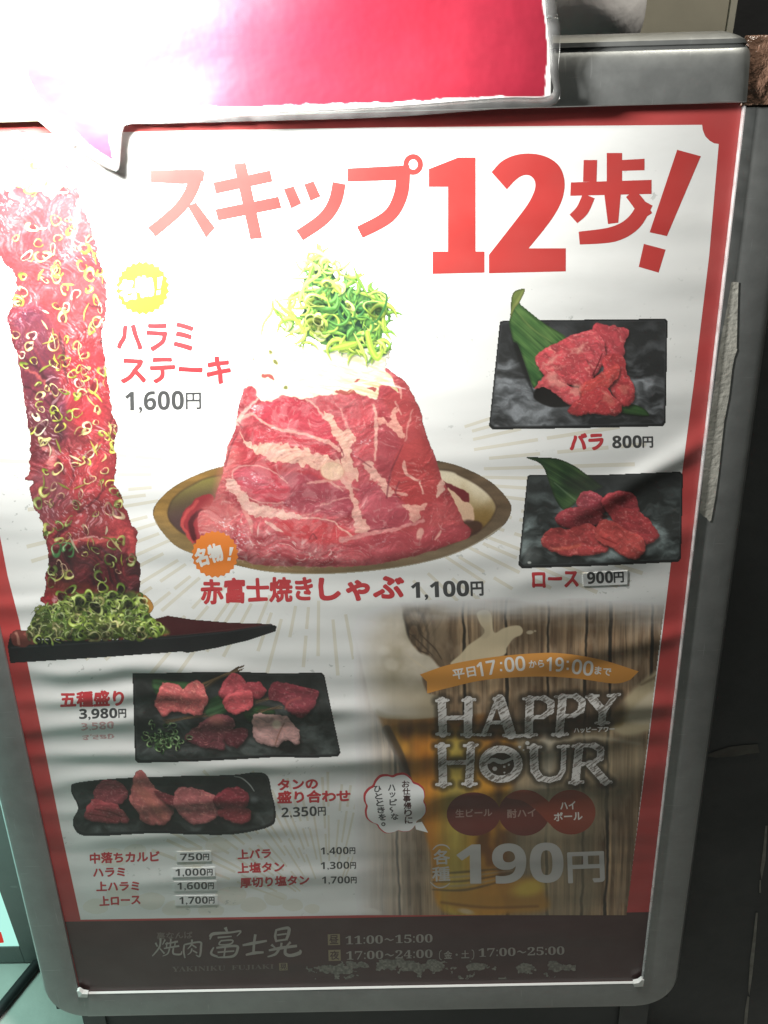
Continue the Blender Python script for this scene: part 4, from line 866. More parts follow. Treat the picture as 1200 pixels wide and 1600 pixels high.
def stroke_item(strokes, k=6):
    """brush strokes: (points, widths) -> ribbons"""
    out = []
    for pts, w in strokes:
        p = smooth_path(pts, False, k) if len(pts) > 2 else np.array(pts, float)
        ws = np.interp(np.linspace(0, 1, len(p)), np.linspace(0, 1, len(w)), w) if not np.isscalar(w) else np.full(len(p), w)
        d = np.gradient(p, axis=0); d /= np.linalg.norm(d, axis=1)[:, None] + 1e-9; n = np.stack([-d[:, 1], d[:, 0]], 1)
        V = np.concatenate([p + n * ws[:, None] / 2, p - n * ws[:, None] / 2]); L = len(p)
        out.append((V, [(i, i + 1, L + i + 1, L + i) for i in range(L - 1)]))
    return out
def sweep(name, path, prof, mat, parent, smooth=False, caps=True, up=(0, 0, 1)):
    """profile (across, height) pushed along a path lying in the board's plane; across points to the left of the path"""
    p = np.array(path, float); d = np.gradient(p, axis=0)
    if len(p) > 2: d[0] = p[1] - p[0]; d[-1] = p[-1] - p[-2]
    d /= np.linalg.norm(d, axis=1)[:, None]; up = np.array(up, float); lf = np.cross(up, d)
    V = []; k = len(prof)
    for i in range(len(p)):
        for a, b in prof: V.append(p[i] + lf[i] * a + up * b)
    F = []
    for i in range(len(p) - 1):
        for j in range(k): F.append((i * k + j, i * k + (j + 1) % k, (i + 1) * k + (j + 1) % k, (i + 1) * k + j))
    if caps: F.append(tuple(range(k))[::-1]); F.append(tuple(range((len(p) - 1) * k, len(p) * k)))
    o = mesh(name, V, F, mat, parent); fixn(o)
    if smooth: shade(o)
    return o
def fixn(o):
    bm = bmesh.new(); bm.from_mesh(o.data); bmesh.ops.recalc_face_normals(bm, faces=bm.faces[:]); bm.to_mesh(o.data); bm.free()
def shade(o, ang=35):
    o.data.polygons.foreach_set('use_smooth', np.ones(len(o.data.polygons), bool))
    bm = bmesh.new(); bm.from_mesh(o.data)
    for e in bm.edges: e.smooth = e.calc_face_angle(3.2) < math.radians(ang)
    bm.to_mesh(o.data); bm.free()
def box(name, lo, hi, mat, parent=None, bevel=0.):
    bm = bmesh.new(); bmesh.ops.create_cube(bm, size=1)
    for v in bm.verts: v.co = Vector([(lo[i] + hi[i]) / 2 + v.co[i] * (hi[i] - lo[i]) for i in range(3)])
    if bevel: bmesh.ops.bevel(bm, geom=bm.edges[:], offset=bevel, segments=2, affect='EDGES', profile=.6)
    me = bpy.data.meshes.new(name); bm.to_mesh(me); bm.free(); me.materials.append(mat)
    o = bpy.data.objects.new(name, me); SC.collection.objects.link(o)
    if parent is not None: o.parent = parent
    return o
def tube(name, path, r, mat, parent=None, n=10, rs=None):
    p = smooth_path(path, False, 8) if len(path) > 2 else np.array(path, float)
    p = np.array(path, float) if len(path) <= 2 else smooth3(path)
    d = np.gradient(p, axis=0); d /= np.linalg.norm(d, axis=1)[:, None]
    V, F = [], []
    for i in range(len(p)):
        a = np.cross(d[i], [0, 0, 1.]); a = np.cross(d[i], [0, 1., 0]) if np.linalg.norm(a) < .1 else a; a /= np.linalg.norm(a); b = np.cross(d[i], a)
        rr = r if rs is None else np.interp(i / (len(p) - 1), np.linspace(0, 1, len(rs)), rs)
        for k in range(n): t = 2 * math.pi * k / n; V.append(p[i] + rr * (a * math.cos(t) + b * math.sin(t)))
    for i in range(len(p) - 1):
        for k in range(n): F.append((i * n + k, i * n + (k + 1) % n, (i + 1) * n + (k + 1) % n, (i + 1) * n + k))
    F.append(tuple(range(n))); F.append(tuple(range((len(p) - 1) * n, len(p) * n)))
    o = mesh(name, V, F, mat, parent); fixn(o); shade(o, 50); return o
def smooth3(path, k=8):
    p = np.array(path, float); out = []; n = len(p)
    for i in range(n - 1):
        p0, p1, p2, p3 = p[max(i - 1, 0)], p[i], p[i + 1], p[min(i + 2, n - 1)]
        for j in range(k):
            t = j / k; out.append(.5 * (2 * p1 + (p2 - p0) * t + (2 * p0 - 5 * p1 + 4 * p2 - p3) * t * t + (3 * p1 - p0 - 3 * p2 + p3) * t ** 3))
    out.append(p[-1]); return np.array(out)

# ================================================================ SETTING
M_floor = plain('pale_concrete', (.46, .46, .43), .7, .3, 5, .002)
fl = mesh('floor', [(-4, -3, 0), (5, -3, 0), (5, 4, 0), (-4, 4, 0)], [(0, 1, 2, 3)], M_floor); tag(fl, kind='structure')
M_wall = plain('black_wall', (.035, .036, .038), .6, .3, 7, .001)
WY = .42
wl = box('dark_wall', (-4, WY + .03, .0005), (5, WY + .15, 3), M_wall); tag(wl, 'black shopfront wall behind the menu board', 'wall')

# ================================================================ THE MENU BOARD
BW, BH = .58, .8589
board = empty('menu_board', B2W, 'standing menu board with grey metal frame around a meat poster', 'menu board')
ALU = metal('satin_aluminium', (.28, .29, .285), .38, .5)
ALU_D = metal('dull_aluminium', (.30, .31, .30), .5, .4)
ACR = plain('acrylic_edge', (.86, .87, .85), .3, .03, 30)
# backing tray of the frame
box('backing_panel', (-.030, -.030, -.022), (BW + .030, BH + .034, -.004), plain('backing_sheet', (.05, .05, .05), .7), board)
# rail profile: across 0 = inner edge, outwards positive ; heights above the sheet
RW = .0372
PROF = [(0.0002, -.003), (0.0002, .0030), (.0010, .0034), (.012, .0040), (.0295, .0040), (.0335, .0030), (.0360, .000), (RW, -.005), (RW, -.022), (.004, -.022)]
PR = [(-a, b) for a, b in PROF]      # path runs so that the inside lies on its left
RAD = .040
def arc(cx, cy, r, a0, a1, n=12): return [(cx + r * math.cos(a0 + (a1 - a0) * i / n), cy + r * math.sin(a0 + (a1 - a0) * i / n), 0) for i in range(n + 1)]
# inner path with tiny corner radius: straight rails plus fan shaped corner caps
g = .0004
sweep('side_rail', [(0, BH, 0), (0, 0.004, 0)], PR, ALU, board, True)
sweep('side_rail', [(BW, 0.004, 0), (BW, BH - .004, 0)], PR, ALU, board, True)
sweep('bottom_rail', [(0.004, 0, 0), (BW - .004, 0, 0)], PR, ALU, board, True)
def corner(name, cx, cy, a0, a1):
    V, F = [], []; n = 14; k = len(PROF)
    for i in range(n + 1):
        a = a0 + (a1 - a0) * i / n
        for q, (r, b) in enumerate(PROF): V.append((cx + (r + .004 - g) * math.cos(a), cy + (r + .004 - g) * math.sin(a), b - .0001))
    for i in range(n):
        for j in range(k): F.append((i * k + j, i * k + (j + 1) % k, (i + 1) * k + (j + 1) % k, (i + 1) * k + j))
    F.append(tuple(range(k))); F.append(tuple(range(n * k, (n + 1) * k)))
    o = mesh(name, V, F, ALU, board); fixn(o); shade(o); return o
corner('corner_cap', .004, .004, math.pi, 1.5 * math.pi); corner('corner_cap', BW - .004, .004, 1.5 * math.pi, 2 * math.pi)
# snap-open top rail: stands higher, with a lip and a groove along its crest
TP = [(0.0002, .000), (0.0002, .0098), (.0010, .0108), (.022, .0122), (.030, .0108), (.0352, .0070), (.0362, .0055), (.0372, .0085), (.0400, .0085), (.0425, .0050), (.0425, -.018), (.004, -.018)]
def top_rail():
    r_ = .014; xs = [(BW - .0015 - r_ * (1 - math.sin(t)), r_ * (1 - math.cos(t))) for t in np.linspace(math.pi / 2, 0, 8)] + [(-.034, 0)]
    V, F = [], []; k = len(TP)
    for x, cut in xs:
        for a, h in TP: V.append((x, BH + min(a, .0425 - cut), h - cut * .30 * (a > .012)))
    for i in range(len(xs) - 1):
        for j in range(k): F.append((i * k + j, i * k + (j + 1) % k, (i + 1) * k + (j + 1) % k, (i + 1) * k + j))
    F.append(tuple(range(k))); F.append(tuple(range((len(xs) - 1) * k, len(xs) * k)))
    o = mesh('top_rail', V, F, ALU, board); fixn(o); shade(o)
top_rail()
# clear lips of the cover that catch the lamp
box('cover_edge', (.006, .0002, .0004), (BW - .006, .0010, .0034), ACR, board, .0002)
box('cover_edge', (BW - .0013, .006, .0004), (BW - .0002, BH - .002, .0062), clear_film('clear_lip', (.97, .97, .97), .1, .2, .0003, .34), board, .0002)
for x in (.0045, BW - .0045):
    s_ = 1 if x < .1 else -1
    mesh('corner_clip', [(x - .004 * s_, .001, .0075), (x + .005 * s_, .0005, .0075), (x + .006 * s_, .006, .0080), (x + .001 * s_, .0075, .0085), (x - .002 * s_, .011, .0078), (x - .0045 * s_, .010, .0075),
        (x - .004 * s_, .001, .003), (x + .005 * s_, .0005, .003), (x + .006 * s_, .006, .003), (x + .001 * s_, .0075, .003), (x - .002 * s_, .011, .003), (x - .0045 * s_, .010, .003)],
        [(0, 1, 2, 3), (0, 3, 4, 5), (0, 6, 7, 1), (1, 7, 8, 2), (2, 8, 9, 3), (3, 9, 10, 4), (4, 10, 11, 5), (5, 11, 6, 0)], ACR, board)

# ---- poster
Z0 = 0.0
M_white = print_mat('poster_white', (.80, .81, .795), texture=True)
M_red = print_mat('poster_red', (.45, .040, .040), dust_haze=.07)
M_maroon = print_mat('poster_maroon', (.058, .022, .023))
M_pic = print_mat('printed_photo', None, dust_haze=.03)
M_txt_red = print_mat('ink_red', (.50, .035, .045)); M_txt_black = print_mat('ink_black', (.050, .052, .055)); M_head = print_mat('ink_headline', (.47, .033, .030))
M_orange = print_mat('ink_orange', (.72, .20, .025)); M_cream = print_mat('ink_cream', (.72, .70, .66)); M_ray = print_mat('ink_beige', (.70, .675, .585))
poster = mesh('poster', [(0, 0, Z0), (BW, 0, Z0), (BW, BH, Z0), (0, BH, Z0)], [(0, 1, 2, 3)], M_red, board)
# clear raised lip: pale stripe of the cover between print and frame
def L(p, q, v): return p[0] + (q[0] - p[0]) * (v - p[1]) / (q[1] - p[1])
wt = [(-120, 213), (300, 204), (600, 199), (1097, 195)]
notch = [(1098, 203), (1102, 213), (1109, 220), (1116, 224), (1123, 225)]
right = [(1108, 400), (1084, 600), (1063, 760), (1036, 980), (1005, 1225), (979, 1422)]
bottom = [(560, 1430), (126, 1437)]
left = [(96, 1300), (66, 1150), (43, 1036), (30, 970), (12, 900), (0, 838), (-12, 780), (-60, 560), (-120, 300)]
flat('white_field', [wt + notch + right + bottom + left], Z0 + .000010, M_white, poster)
flat('footer_band', [[(101.5, 1440), (560, 1434), (1014, 1425), (1003, 1532), (560, 1541), (126, 1550)]], Z0 + .000008, M_maroon, poster)
# beige sun rays round the dish, short dashes with gaps, and the lower fan
RR = np.random.RandomState(9); rays = []
for k in range(64):
    a = math.radians(-34 + k * 248 / 64. + RR.uniform(-1, 1)); r = RR.uniform(215, 260)
    while r < RR.uniform(420, 620):
        Lr = RR.uniform(30, 110); ca, sa = math.cos(a), math.sin(a)
        def pt(rr, w): return (500 + rr * ca * 1.12 - w * sa, 740 + rr * sa * .92 + w * ca)
        w0 = 1.6 + r * .0035; w1 = 1.6 + (r + Lr) * .0035
        P = [pt(r, -w0), pt(r + Lr, -w1), pt(r + Lr, w1), pt(r, w0)]
        c = np.mean(P, 0); x0 = 43 + (c[1] - 1036) * .19
        if 640 < c[1] < 1040 and x0 + 40 < c[0] < 1060 - (c[1] - 760) * .12 and all(x0 + 8 < q[0] < 1050 for q in P) and not (c[0] > 560 and c[1] > 930): rays.append(P)
        r += Lr + RR.uniform(8, 26)
for k in range(34):
    a = math.radians(-160 + k * 140 / 34. + RR.uniform(-1, 1)); r = RR.uniform(60, 120)
    while r < 260:
        Lr = RR.uniform(24, 80); ca, sa = math.cos(a), math.sin(a)
        def pt(rr, w): return (516 + rr * ca - w * sa, 1432 + rr * sa + w * ca)
        w0 = .8 + r * .006; P = [pt(r, -w0), pt(r + Lr, -w0 - .3), pt(r + Lr, w0 + .3), pt(r, w0)]; c = np.mean(P, 0)
        if 1205 < c[1] < 1424 and 140 < c[0] < 560 and all(130 < q[0] < 566 and 1195 < q[1] < 1426 for q in P): rays.append(P)
        r += Lr + RR.uniform(5, 14)
flat('ray_pattern', rays, Z0 + .000024, M_ray, poster)
# cloud shapes along the foot of the white field
cl = []
for x, y, r in ((150, 1416, 20), (190, 1400, 26), (236, 1408, 22), (276, 1420, 22), (330, 1424, 20), (362, 1400, 24), (396, 1414, 20), (430, 1404, 18), (458, 1414, 16), (488, 1420, 12), (300, 1340, 26), (340, 1320, 20), (176, 1340, 24), (212, 1330, 18)):
    n = 14; cl.append([(x + r * math.cos(t) * (1 + .08 * math.sin(3 * t + x)), min(y + r * .62 * math.sin(t), 1430)) for t in np.linspace(0, 2 * math.pi, n, endpoint=False)])
M_cloud = print_mat('ink_cloud', (.745, .735, .67), texture=True)
for i, p in enumerate(cl): pass
flat('cloud_pattern', cl[:1], Z0 + .000012, M_cloud, poster)
V_, F_ = [], []
for i, p in enumerate(cl[1:]):
    p = smooth_path(p, True, 3); X = on_board(p[:, 0], p[:, 1], Z0 + .000013 + i * .8e-6); n = len(V_); V_ += [tuple(q) for q in X]; F_.append(tuple(range(n, n + len(p)))[::-1])
o = mesh('cloud_pattern', V_, F_, M_cloud, poster)
o = bpy.data.objects['cloud_pattern']

ZP = Z0 + .000035
picture('happy_hour_picture', paint_planks(), Z0 + .000030, M_pic, poster, 1., 'wooden planks with glasses of beer and froth')
picture('skirt_steak_picture', paint_tower(), ZP, M_pic, poster, .86, 'tall hanging slice of red steak strewn with spring onion rings on a black tray')
picture('beef_mountain_picture', paint_mountain(), ZP, M_pic, poster, .86, 'mountain of thin raw beef topped with spring onion in a brass bowl')
picture('short_rib_picture', paint_plate_bara(), ZP, M_pic, poster, 1., 'upper black plate of raw beef slices with a green leaf')
picture('loin_picture', paint_plate_rosu(), ZP, M_pic, poster, 1.05, 'lower black plate of raw beef slices with a dark leaf')
picture('five_kinds_picture', paint_plate_five(), ZP, M_pic, poster, 1.05, 'wide black plate with five kinds of raw meat')
picture('tongue_picture', paint_plate_tongue(), ZP, M_pic, poster, 1., 'long wavy black plate with four folded slices of tongue')
picture('chalk_lettering', paint_happy(), ZP + .000012, M_pic, poster, .8)

ZT = Z0 + .000055
# headline
def bar(p, q, w): 
    p = np.array(p, float); q = np.array(q, float); d = (q - p) / np.linalg.norm(q - p); n = np.array([-d[1], d[0]]) * w / 2
    return [tuple(p + n), tuple(q + n), tuple(q - n), tuple(p - n)]
def curve(pts, w): return stroke_item([(pts, w)])
head = [poly_item([(235, 266), (314, 264), (320, 269), (318, 283), (286, 288), (235, 285)]), curve([(307, 272), (297, 302), (276, 330), (237, 363)], (22, 20, 19, 19)), poly_item([(293, 322), (306, 316), (336, 356), (322, 372)]),
        poly_item([(365, 256), (384, 254), (410, 372), (391, 374)], [(333, 285), (422, 266), (426, 284), (337, 303)], [(336, 327), (435, 307), (440, 325), (341, 345)]),
        poly_item([(443, 295), (459, 291), (471, 318), (455, 326)], [(475, 288), (490, 283), (501, 307), (485, 314)]), curve([(530, 286), (523, 316), (505, 342), (468, 368)], (21, 21, 20, 19)),
        poly_item([(543, 263), (640, 258), (640, 281), (543, 284)]), curve([(630, 268), (626, 305), (607, 338), (562, 363)], (22, 22, 21, 20))]
ring_o = [(645.5 + 15.5 * math.cos(t), 257 + 16.5 * math.sin(t)) for t in np.linspace(0, 2 * math.pi, 25)]
V1 = np.array(ring_o[:-1] + [(645.5 + 7.2 * math.cos(t), 257 + 8 * math.sin(t)) for t in np.linspace(0, 2 * math.pi, 25)[:-1]])
head.append([(V1, [(i, (i + 1) % 24, 24 + (i + 1) % 24, 24 + i) for i in range(24)])])
head += [poly_item([(670, 264), (716, 246), (743, 246), (743, 292), (700, 292), (670, 292)], [(700, 291), (743, 291), (743, 394), (700, 394)], [(676, 393), (757, 393), (757, 426), (676, 428)])]
two = [tuple(q) for q in smooth_path([(768, 269), (784, 252), (806, 242), (832, 240), (856, 246), (874, 260), (882, 282), (880, 306), (870, 330), (852, 356), (826, 388)], False, 4)] + [(884, 388), (884, 424), (764, 427), (764, 398)] + [tuple(q) for q in smooth_path([(800, 352), (824, 320), (835, 298), (836, 284), (829, 275), (818, 274), (806, 281), (792, 296)], False, 4)]
head.append(poly_item(two))
head += [poly_item([(948, 239), (972, 239), (972, 284), (948, 284)], [(912, 250), (933, 250), (932, 284), (911, 284)], [(971, 250), (1007, 248), (1007, 266), (971, 267)], [(892, 285), (1018, 281), (1018, 303), (891, 306)], [(944, 302), (970, 302), (966, 348), (950, 350)]),
         curve([(920, 306), (910, 328), (896, 342)], (20, 20, 18)), curve([(985, 302), (998, 318), (1011, 338)], (18, 20, 19)), curve([(1010, 316), (990, 348), (958, 366), (905, 372)], (22, 24, 24, 20))]
head += [poly_item([(1058, 234), (1095, 244), (1042, 369), (1015, 363)], [(1006, 381), (1040, 390), (1029, 426), (998, 417)])]
lettering('headline_lettering', head, ZT, M_head, poster)
# round serrated badges
def badge(cx, cy, r, name):
    P = [(cx + (r * (1.0 if i % 2 else .92)) * math.cos(2 * math.pi * i / 48), cy + (r * (1.0 if i % 2 else .92)) * math.sin(2 * math.pi * i / 48)) for i in range(48)]
    return flat(name, [P], ZP + .000012, M_orange, poster)
badge(336, 866, 37, 'specialty_badge'); badge(223, 450, 42, 'specialty_badge')
lettering('badge_lettering', [text_pts('名物', (310, 886), (350, 874), 27, 1.3, .3), poly_item([(359, 855), (365, 855), (361, 868), (358, 868)], [(356, 871), (361, 871), (360, 876), (355, 876)])], ZT, M_cream, poster)
lettering('badge_lettering', [text_pts('名物', (191, 470), (241, 460), 30, 2.2, .3), poly_item([(246, 434), (254, 432), (251, 450), (246, 451)], [(245, 454), (251, 453), (250, 460), (244, 461)])], ZT, M_cream, poster)
# dish names in red brush gothic, prices in black
def red(name, *a): return lettering(name, list(a), ZT, M_txt_red, poster)
def blk(name, *a): return lettering(name, list(a), ZT, M_txt_black, poster)
def price(s, p0, p1, h, b=.5):
    """digits between p0 and p1 with a smaller yen sign after them"""
    p0 = np.array(p0, float); p1 = np.array(p1, float); Lp = np.linalg.norm(p1 - p0); k = 1 - min(.30, h * .92 / Lp)
    q = p0 + (p1 - p0) * k; q2 = p0 + (p1 - p0) * (k + .03)
    s = s.translate(BOLD); V, F = glyphs(s); y1 = glyphs(s.replace(',', ''))[0].max(0)[1]
    t = np.stack([(V[:, 0] - V[:, 0].min()) / np.ptp(V[:, 0]), V[:, 1] / y1], 1); e = q - p0; up = np.array([e[1], -e[0]]); up = up / np.linalg.norm(up) * h
    P = p0 + t[:, :1] * e + t[:, 1:] * up; out = []
    if b > .45: out += [(P + b * .45 * np.array([math.cos(a), math.sin(a)]), F) for a in np.linspace(0, 2 * math.pi, 8)[:-1]]
    return out + [(P, F)] + text_pts('円', q2, p1, h * .88, max(.35, b * .8))
red('dish_name', text_pts('ハラミ', (184, 547), (301, 547), 41, 1.7, .8, 0, 2), text_pts('ステーキ', (191, 598), (360, 598), 40, 1.7, .8, 0, 4)); blk('price_lettering', price('1,600', (196, 641), (314, 639), 29, .6))
red('dish_name', text_pts('バラ', (891, 703), (942, 702), 25, 1.5, .5)); blk('price_lettering', price('800', (957, 700), (1020, 699), 19, .7))
red('dish_name', text_pts('ロース', (833, 918), (903, 916), 23, 1.3, .4, 0, 3))
red('dish_name', text_pts('赤富士焼き', (315, 943), (488, 938), 37, 1.5, .6), text_pts('しゃぶ', (500, 938), (630, 935), 34, 2.0, .6, 0, 5)); blk('price_lettering', price('1,100', (643, 934), (755, 930), 24, 1.0))
red('dish_name', text_pts('五種盛り', (95, 1105), (193, 1102), 23, 1.1, .3)); blk('price_lettering', price('3,980', (124, 1123), (197, 1121), 15, .6))
M_faint = print_mat('ink_faded_pink', (.62, .38, .38))
lettering('faded_price_lettering', [text_pts('3,580'.translate(BOLD), (127, 1143), (178, 1140), 13, 0, .5), text_pts('3,580'.translate(BOLD), (128, 1148), (178, 1146), -8, 0, .8)], ZT, M_faint, poster)
red('dish_name', text_pts('タンの', (435, 1234), (496, 1232), 16, .9, .3), text_pts('盛り合わせ', (434, 1255), (547, 1252), 18, .9, .3, 0, 2)); blk('price_lettering', price('2,350', (440, 1277), (509, 1274), 15, .45))
for s, p, q, h in (('中落ちカルビ', (141, 1349), (249, 1346), 16), ('ハラミ', (146, 1370), (195, 1369), 13), ('上ハラミ', (151, 1392), (217, 1391), 14), ('上ロース', (156, 1415), (219, 1412), 14), ('上バラ', (372, 1342), (423, 1340), 14), ('上塩タン', (372, 1364), (444, 1361), 15), ('厚切り塩タン', (376, 1387), (483, 1382), 15)):
    red('dish_name', text_pts(s, p, q, h, .7, .2))
for s, p, q in (('1,400', (501, 1335), (555, 1334)), ('1,300', (501, 1358), (556, 1357)), ('1,700', (503, 1380.5), (557, 1380))): blk('price_lettering', price(s, p, q, 11, .35))
# price stickers, a little proud of the cover
M_stk = print_mat('sticker_white', (.80, .81, .80), dust_haze=.02); M_edge = plain('sticker_edge', (.30, .31, .30), .5)
def sticker(c, txt, p, q, h, b, base):
    zt = Z0 + .0007; n = 4
    P = [on_board(np.array(x, float), np.array(y, float), zt) for x, y in c]; Q = [on_board(np.array(x, float), np.array(y, float), Z0 + .0000) for x, y in c]
    o = mesh('price_sticker', P + Q, [(3, 2, 1, 0)] + [(i, (i + 1) % n, n + (i + 1) % n, n + i) for i in range(n)], M_stk, poster); fixn(o)
    lettering('sticker_lettering', [price(txt, p, q, h, b)], zt + .00003, M_txt_black, poster)
    ex = [(c[1][0] + .5, c[1][1] - 1), (c[1][0] + base, c[1][1] + 1), (c[2][0] + base, c[2][1] + 3), (c[2][0] + .5, c[2][1] + 1)]
sticker([(910.5, 896), (981, 892), (980, 913), (911.5, 916)], '900', (918, 912), (974.5, 909.5), 18, .7, 5)
sticker([(276, 1331), (330, 1330), (330.5, 1345.5), (276.5, 1347)], '750', (281.5, 1344.5), (326.5, 1343.8), 11, .4, 4)
sticker([(269, 1357), (336, 1355), (336.5, 1369), (269.5, 1371)], '1,000', (274, 1368.6), (332, 1367.6), 11, .4, 4)
sticker([(271.5, 1378), (338.5, 1377), (339, 1391), (272, 1392.5)], '1,600', (277, 1390), (334, 1389), 11, .4, 4)
sticker([(273.5, 1400), (340, 1399), (340.5, 1413.5), (274, 1415)], '1,700', (280, 1412.5), (335, 1411.5), 11, .4, 4)
# happy hour ribbon, circles, price
rt_ = smooth_path([(656, 1054), (700, 1039), (760, 1028), (830, 1021), (880, 1021), (940, 1031), (998, 1049)], False, 5); rb_ = smooth_path([(985, 1062), (960, 1068), (900, 1060), (840, 1057), (760, 1062), (700, 1075), (667.5, 1083.5)], False, 5)
flat('time_ribbon', [list(map(tuple, rt_)) + list(map(tuple, rb_)) + [(667, 1065)]], ZP + .000012, print_mat('ink_ribbon', (.60, .26, .045)), poster)
TH = lambda s: s.translate(str.maketrans('0123456789', '𝟢𝟣𝟤𝟥𝟦𝟧𝟨𝟩𝟪𝟫'))
def colon(x, y, h): return poly_item(*[[(x - 1.7, yy - 1.7), (x + 1.7, yy - 1.7), (x + 1.7, yy + 1.7), (x - 1.7, yy + 1.7)] for yy in (y - h * .75, y - h * .2)])
lettering('ribbon_lettering', [text_pts('平日', (709, 1062), (744, 1056), 15, .5), text_pts(TH('17'), (748, 1057), (776, 1052), 21, .7), colon(783, 1051, 20), text_pts(TH('00'), (790, 1050), (821, 1047), 22, .7), text_pts('から', (827, 1043.5), (850, 1042), 11, .4), text_pts(TH('19'), (854, 1048), (880, 1049), 21, .7), colon(887, 1049, 20), text_pts(TH('00'), (893, 1052), (925, 1056), 22, .7), text_pts('まで', (929, 1053), (954, 1056), 12, .4)], ZT, M_cream, poster)
lettering('ribbon_lettering', [text_pts('ハッピーアワー', (897, 1145), (960, 1143), 8, .35)], ZT, M_cream, poster)
M_circ = print_mat('ink_dark_red', (.15, .030, .023)); M_circ2 = print_mat('ink_orange_red', (.26, .052, .028))
def elp(cx, cy, rx, ry, t0=0, t1=2 * math.pi, n=40): return [(cx + rx * math.cos(t), cy + ry * math.sin(t)) for t in np.linspace(t0, t1, n, endpoint=(t1 - t0) < 6)]
flat('drink_circle', [elp(740, 1272, 42, 34)], ZP + .000006, M_circ, poster); flat('drink_circle', [elp(892, 1269, 38.5, 35)], ZP + .000008, M_circ2, poster); flat('drink_circle', [elp(819, 1270, 40, 36)], ZP + .000010, M_circ, poster)
flat('circle_gleam', [smooth_path([(792, 1246), (806, 1236), (824, 1235), (844, 1242), (868, 1262), (900, 1290), (884, 1300), (862, 1290), (840, 1268), (818, 1252)], True, 5).tolist()], ZP + .000014, M_circ2, poster)
M_pale = print_mat('ink_pale', (.48, .47, .45)); M_pinkish = print_mat('ink_dull_pink', (.40, .26, .22))
lettering('drink_lettering', [text_pts('生ビール', (712, 1277), (769, 1275), 12, .3), text_pts('酎ハイ', (793, 1278), (837, 1276), 13, .35)], ZT, M_pinkish, poster)
lettering('drink_lettering', [text_pts('ハイ', (876, 1265), (899, 1264), 12, .4), text_pts('ボール', (866, 1283), (910, 1281), 13, .4)], ZT, M_cream, poster)
lettering('happy_price_lettering', [text_pts('190'.translate(BOLD), (715, 1381), (880, 1378), 61, 1.0), text_pts('円', (889, 1379), (944, 1377), 46, 1.3), text_pts('各', (678, 1351), (703, 1350), 23, .5), text_pts('種', (676, 1377), (703, 1376), 22, .5),
    stroke_item([([(676, 1328), (682, 1322), (690, 1320), (698, 1322), (703, 1327)], (1, 2, 2.2, 2, 1)), ([(672, 1378), (680, 1385), (688, 1387), (696, 1385), (703, 1380)], (1, 2, 2.2, 2, 1))])], ZT, M_pale, poster)
# speech bubble
bp = []
for i in range(8):
    a = 2 * math.pi * i / 8 + .3; bp += [(618 + 46.5 * math.cos(a - .22), 1256 + 44.5 * math.sin(a - .22)), (618 + 48.5 * math.cos(a), 1256 + 47 * math.sin(a)), (618 + 46.5 * math.cos(a + .22), 1256 + 44.5 * math.sin(a + .22)), (618 + 43.5 * math.cos(a + .393), 1256 + 41.5 * math.sin(a + .393))]
bp = smooth_path(bp, True, 4)
flat('bubble_rim', [(bp - [618, 1256]) * 1.05 + [617, 1254.5]], ZP + .000006, M_txt_red, poster)
flat('speech_bubble', [bp.tolist()], ZP + .000012, M_stk, poster); flat('bubble_tail', [[(648, 1286), (659, 1284), (669, 1301), (650, 1296)]], ZP + .000008, M_stk, poster)
def column(s, x, y0, dy, w, h, dx=0): 
    out = []
    for i, ch in enumerate(s):
        if ch in '〜ー': out += stroke_item([([(x + 1, y0 + dy * i + 1), (x - 2.5, y0 + dy * i + 4), (x + 1.5, y0 + dy * i + 7), (x - 1, y0 + dy * i + 10)], (1, 2, 2, 1))]); continue
        k = .55 if ch in '。、' else (.8 if ch in 'ッぃ' else 1); out += text_pts(ch, (x - w / 2 * k + dx * i, y0 + dy * i + h * .5 + h * k / 2), (x + w / 2 * k + dx * i, y0 + dy * i + h * .5 + h * k / 2), h * k, .35)
    return out
lettering('bubble_lettering', [column('お仕事帰りに', 634, 1220, 11.3, 11.5, 10.2, .9)], ZT, M_maroon, poster); lettering('bubble_lettering', [column('ハッピ〜な', 612, 1226, 11.3, 11, 9.5, 1.2), column('ひとときを。', 590, 1228, 11.0, 11, 9.5, 1.8)], ZT, M_txt_black, poster)
# footer: shop name in brush writing, opening hours in a serif
M_gold = print_mat('ink_gold', (.27, .22, .13)); M_grey = print_mat('ink_grey', (.33, .31, .28)); M_dim = print_mat('ink_dim', (.17, .13, .115))
def brush(s): return stroke_item(s)
fu = [([(352, 1449), (355, 1456)], (5, 3)), ([(328, 1464), (334, 1459), (360, 1457), (376, 1455), (370, 1463)], (4, 5, 3, 3, 1)), ([(330, 1462), (328, 1468)], (4, 2)), ([(340, 1465), (362, 1463)], (3, 2)), ([(345, 1470), (343, 1476), (360, 1475), (363, 1469), (345, 1470)], 2.4),
      ([(334, 1480), (330, 1490), (340, 1495)], (2, 4, 3)), ([(338, 1481), (368, 1478), (371, 1484), (364, 1494), (340, 1496)], (3, 4, 4, 4, 2)), ([(352, 1480), (350, 1495)], 2.6), ([(340, 1488), (366, 1486)], 2.4)]
shi = [([(379, 1477), (395, 1474), (417, 1470)], (3, 5, 3)), ([(399, 1460), (397, 1474), (396, 1490)], (4, 4, 4)), ([(384, 1492), (398, 1489), (412, 1488)], (3, 5, 3))]
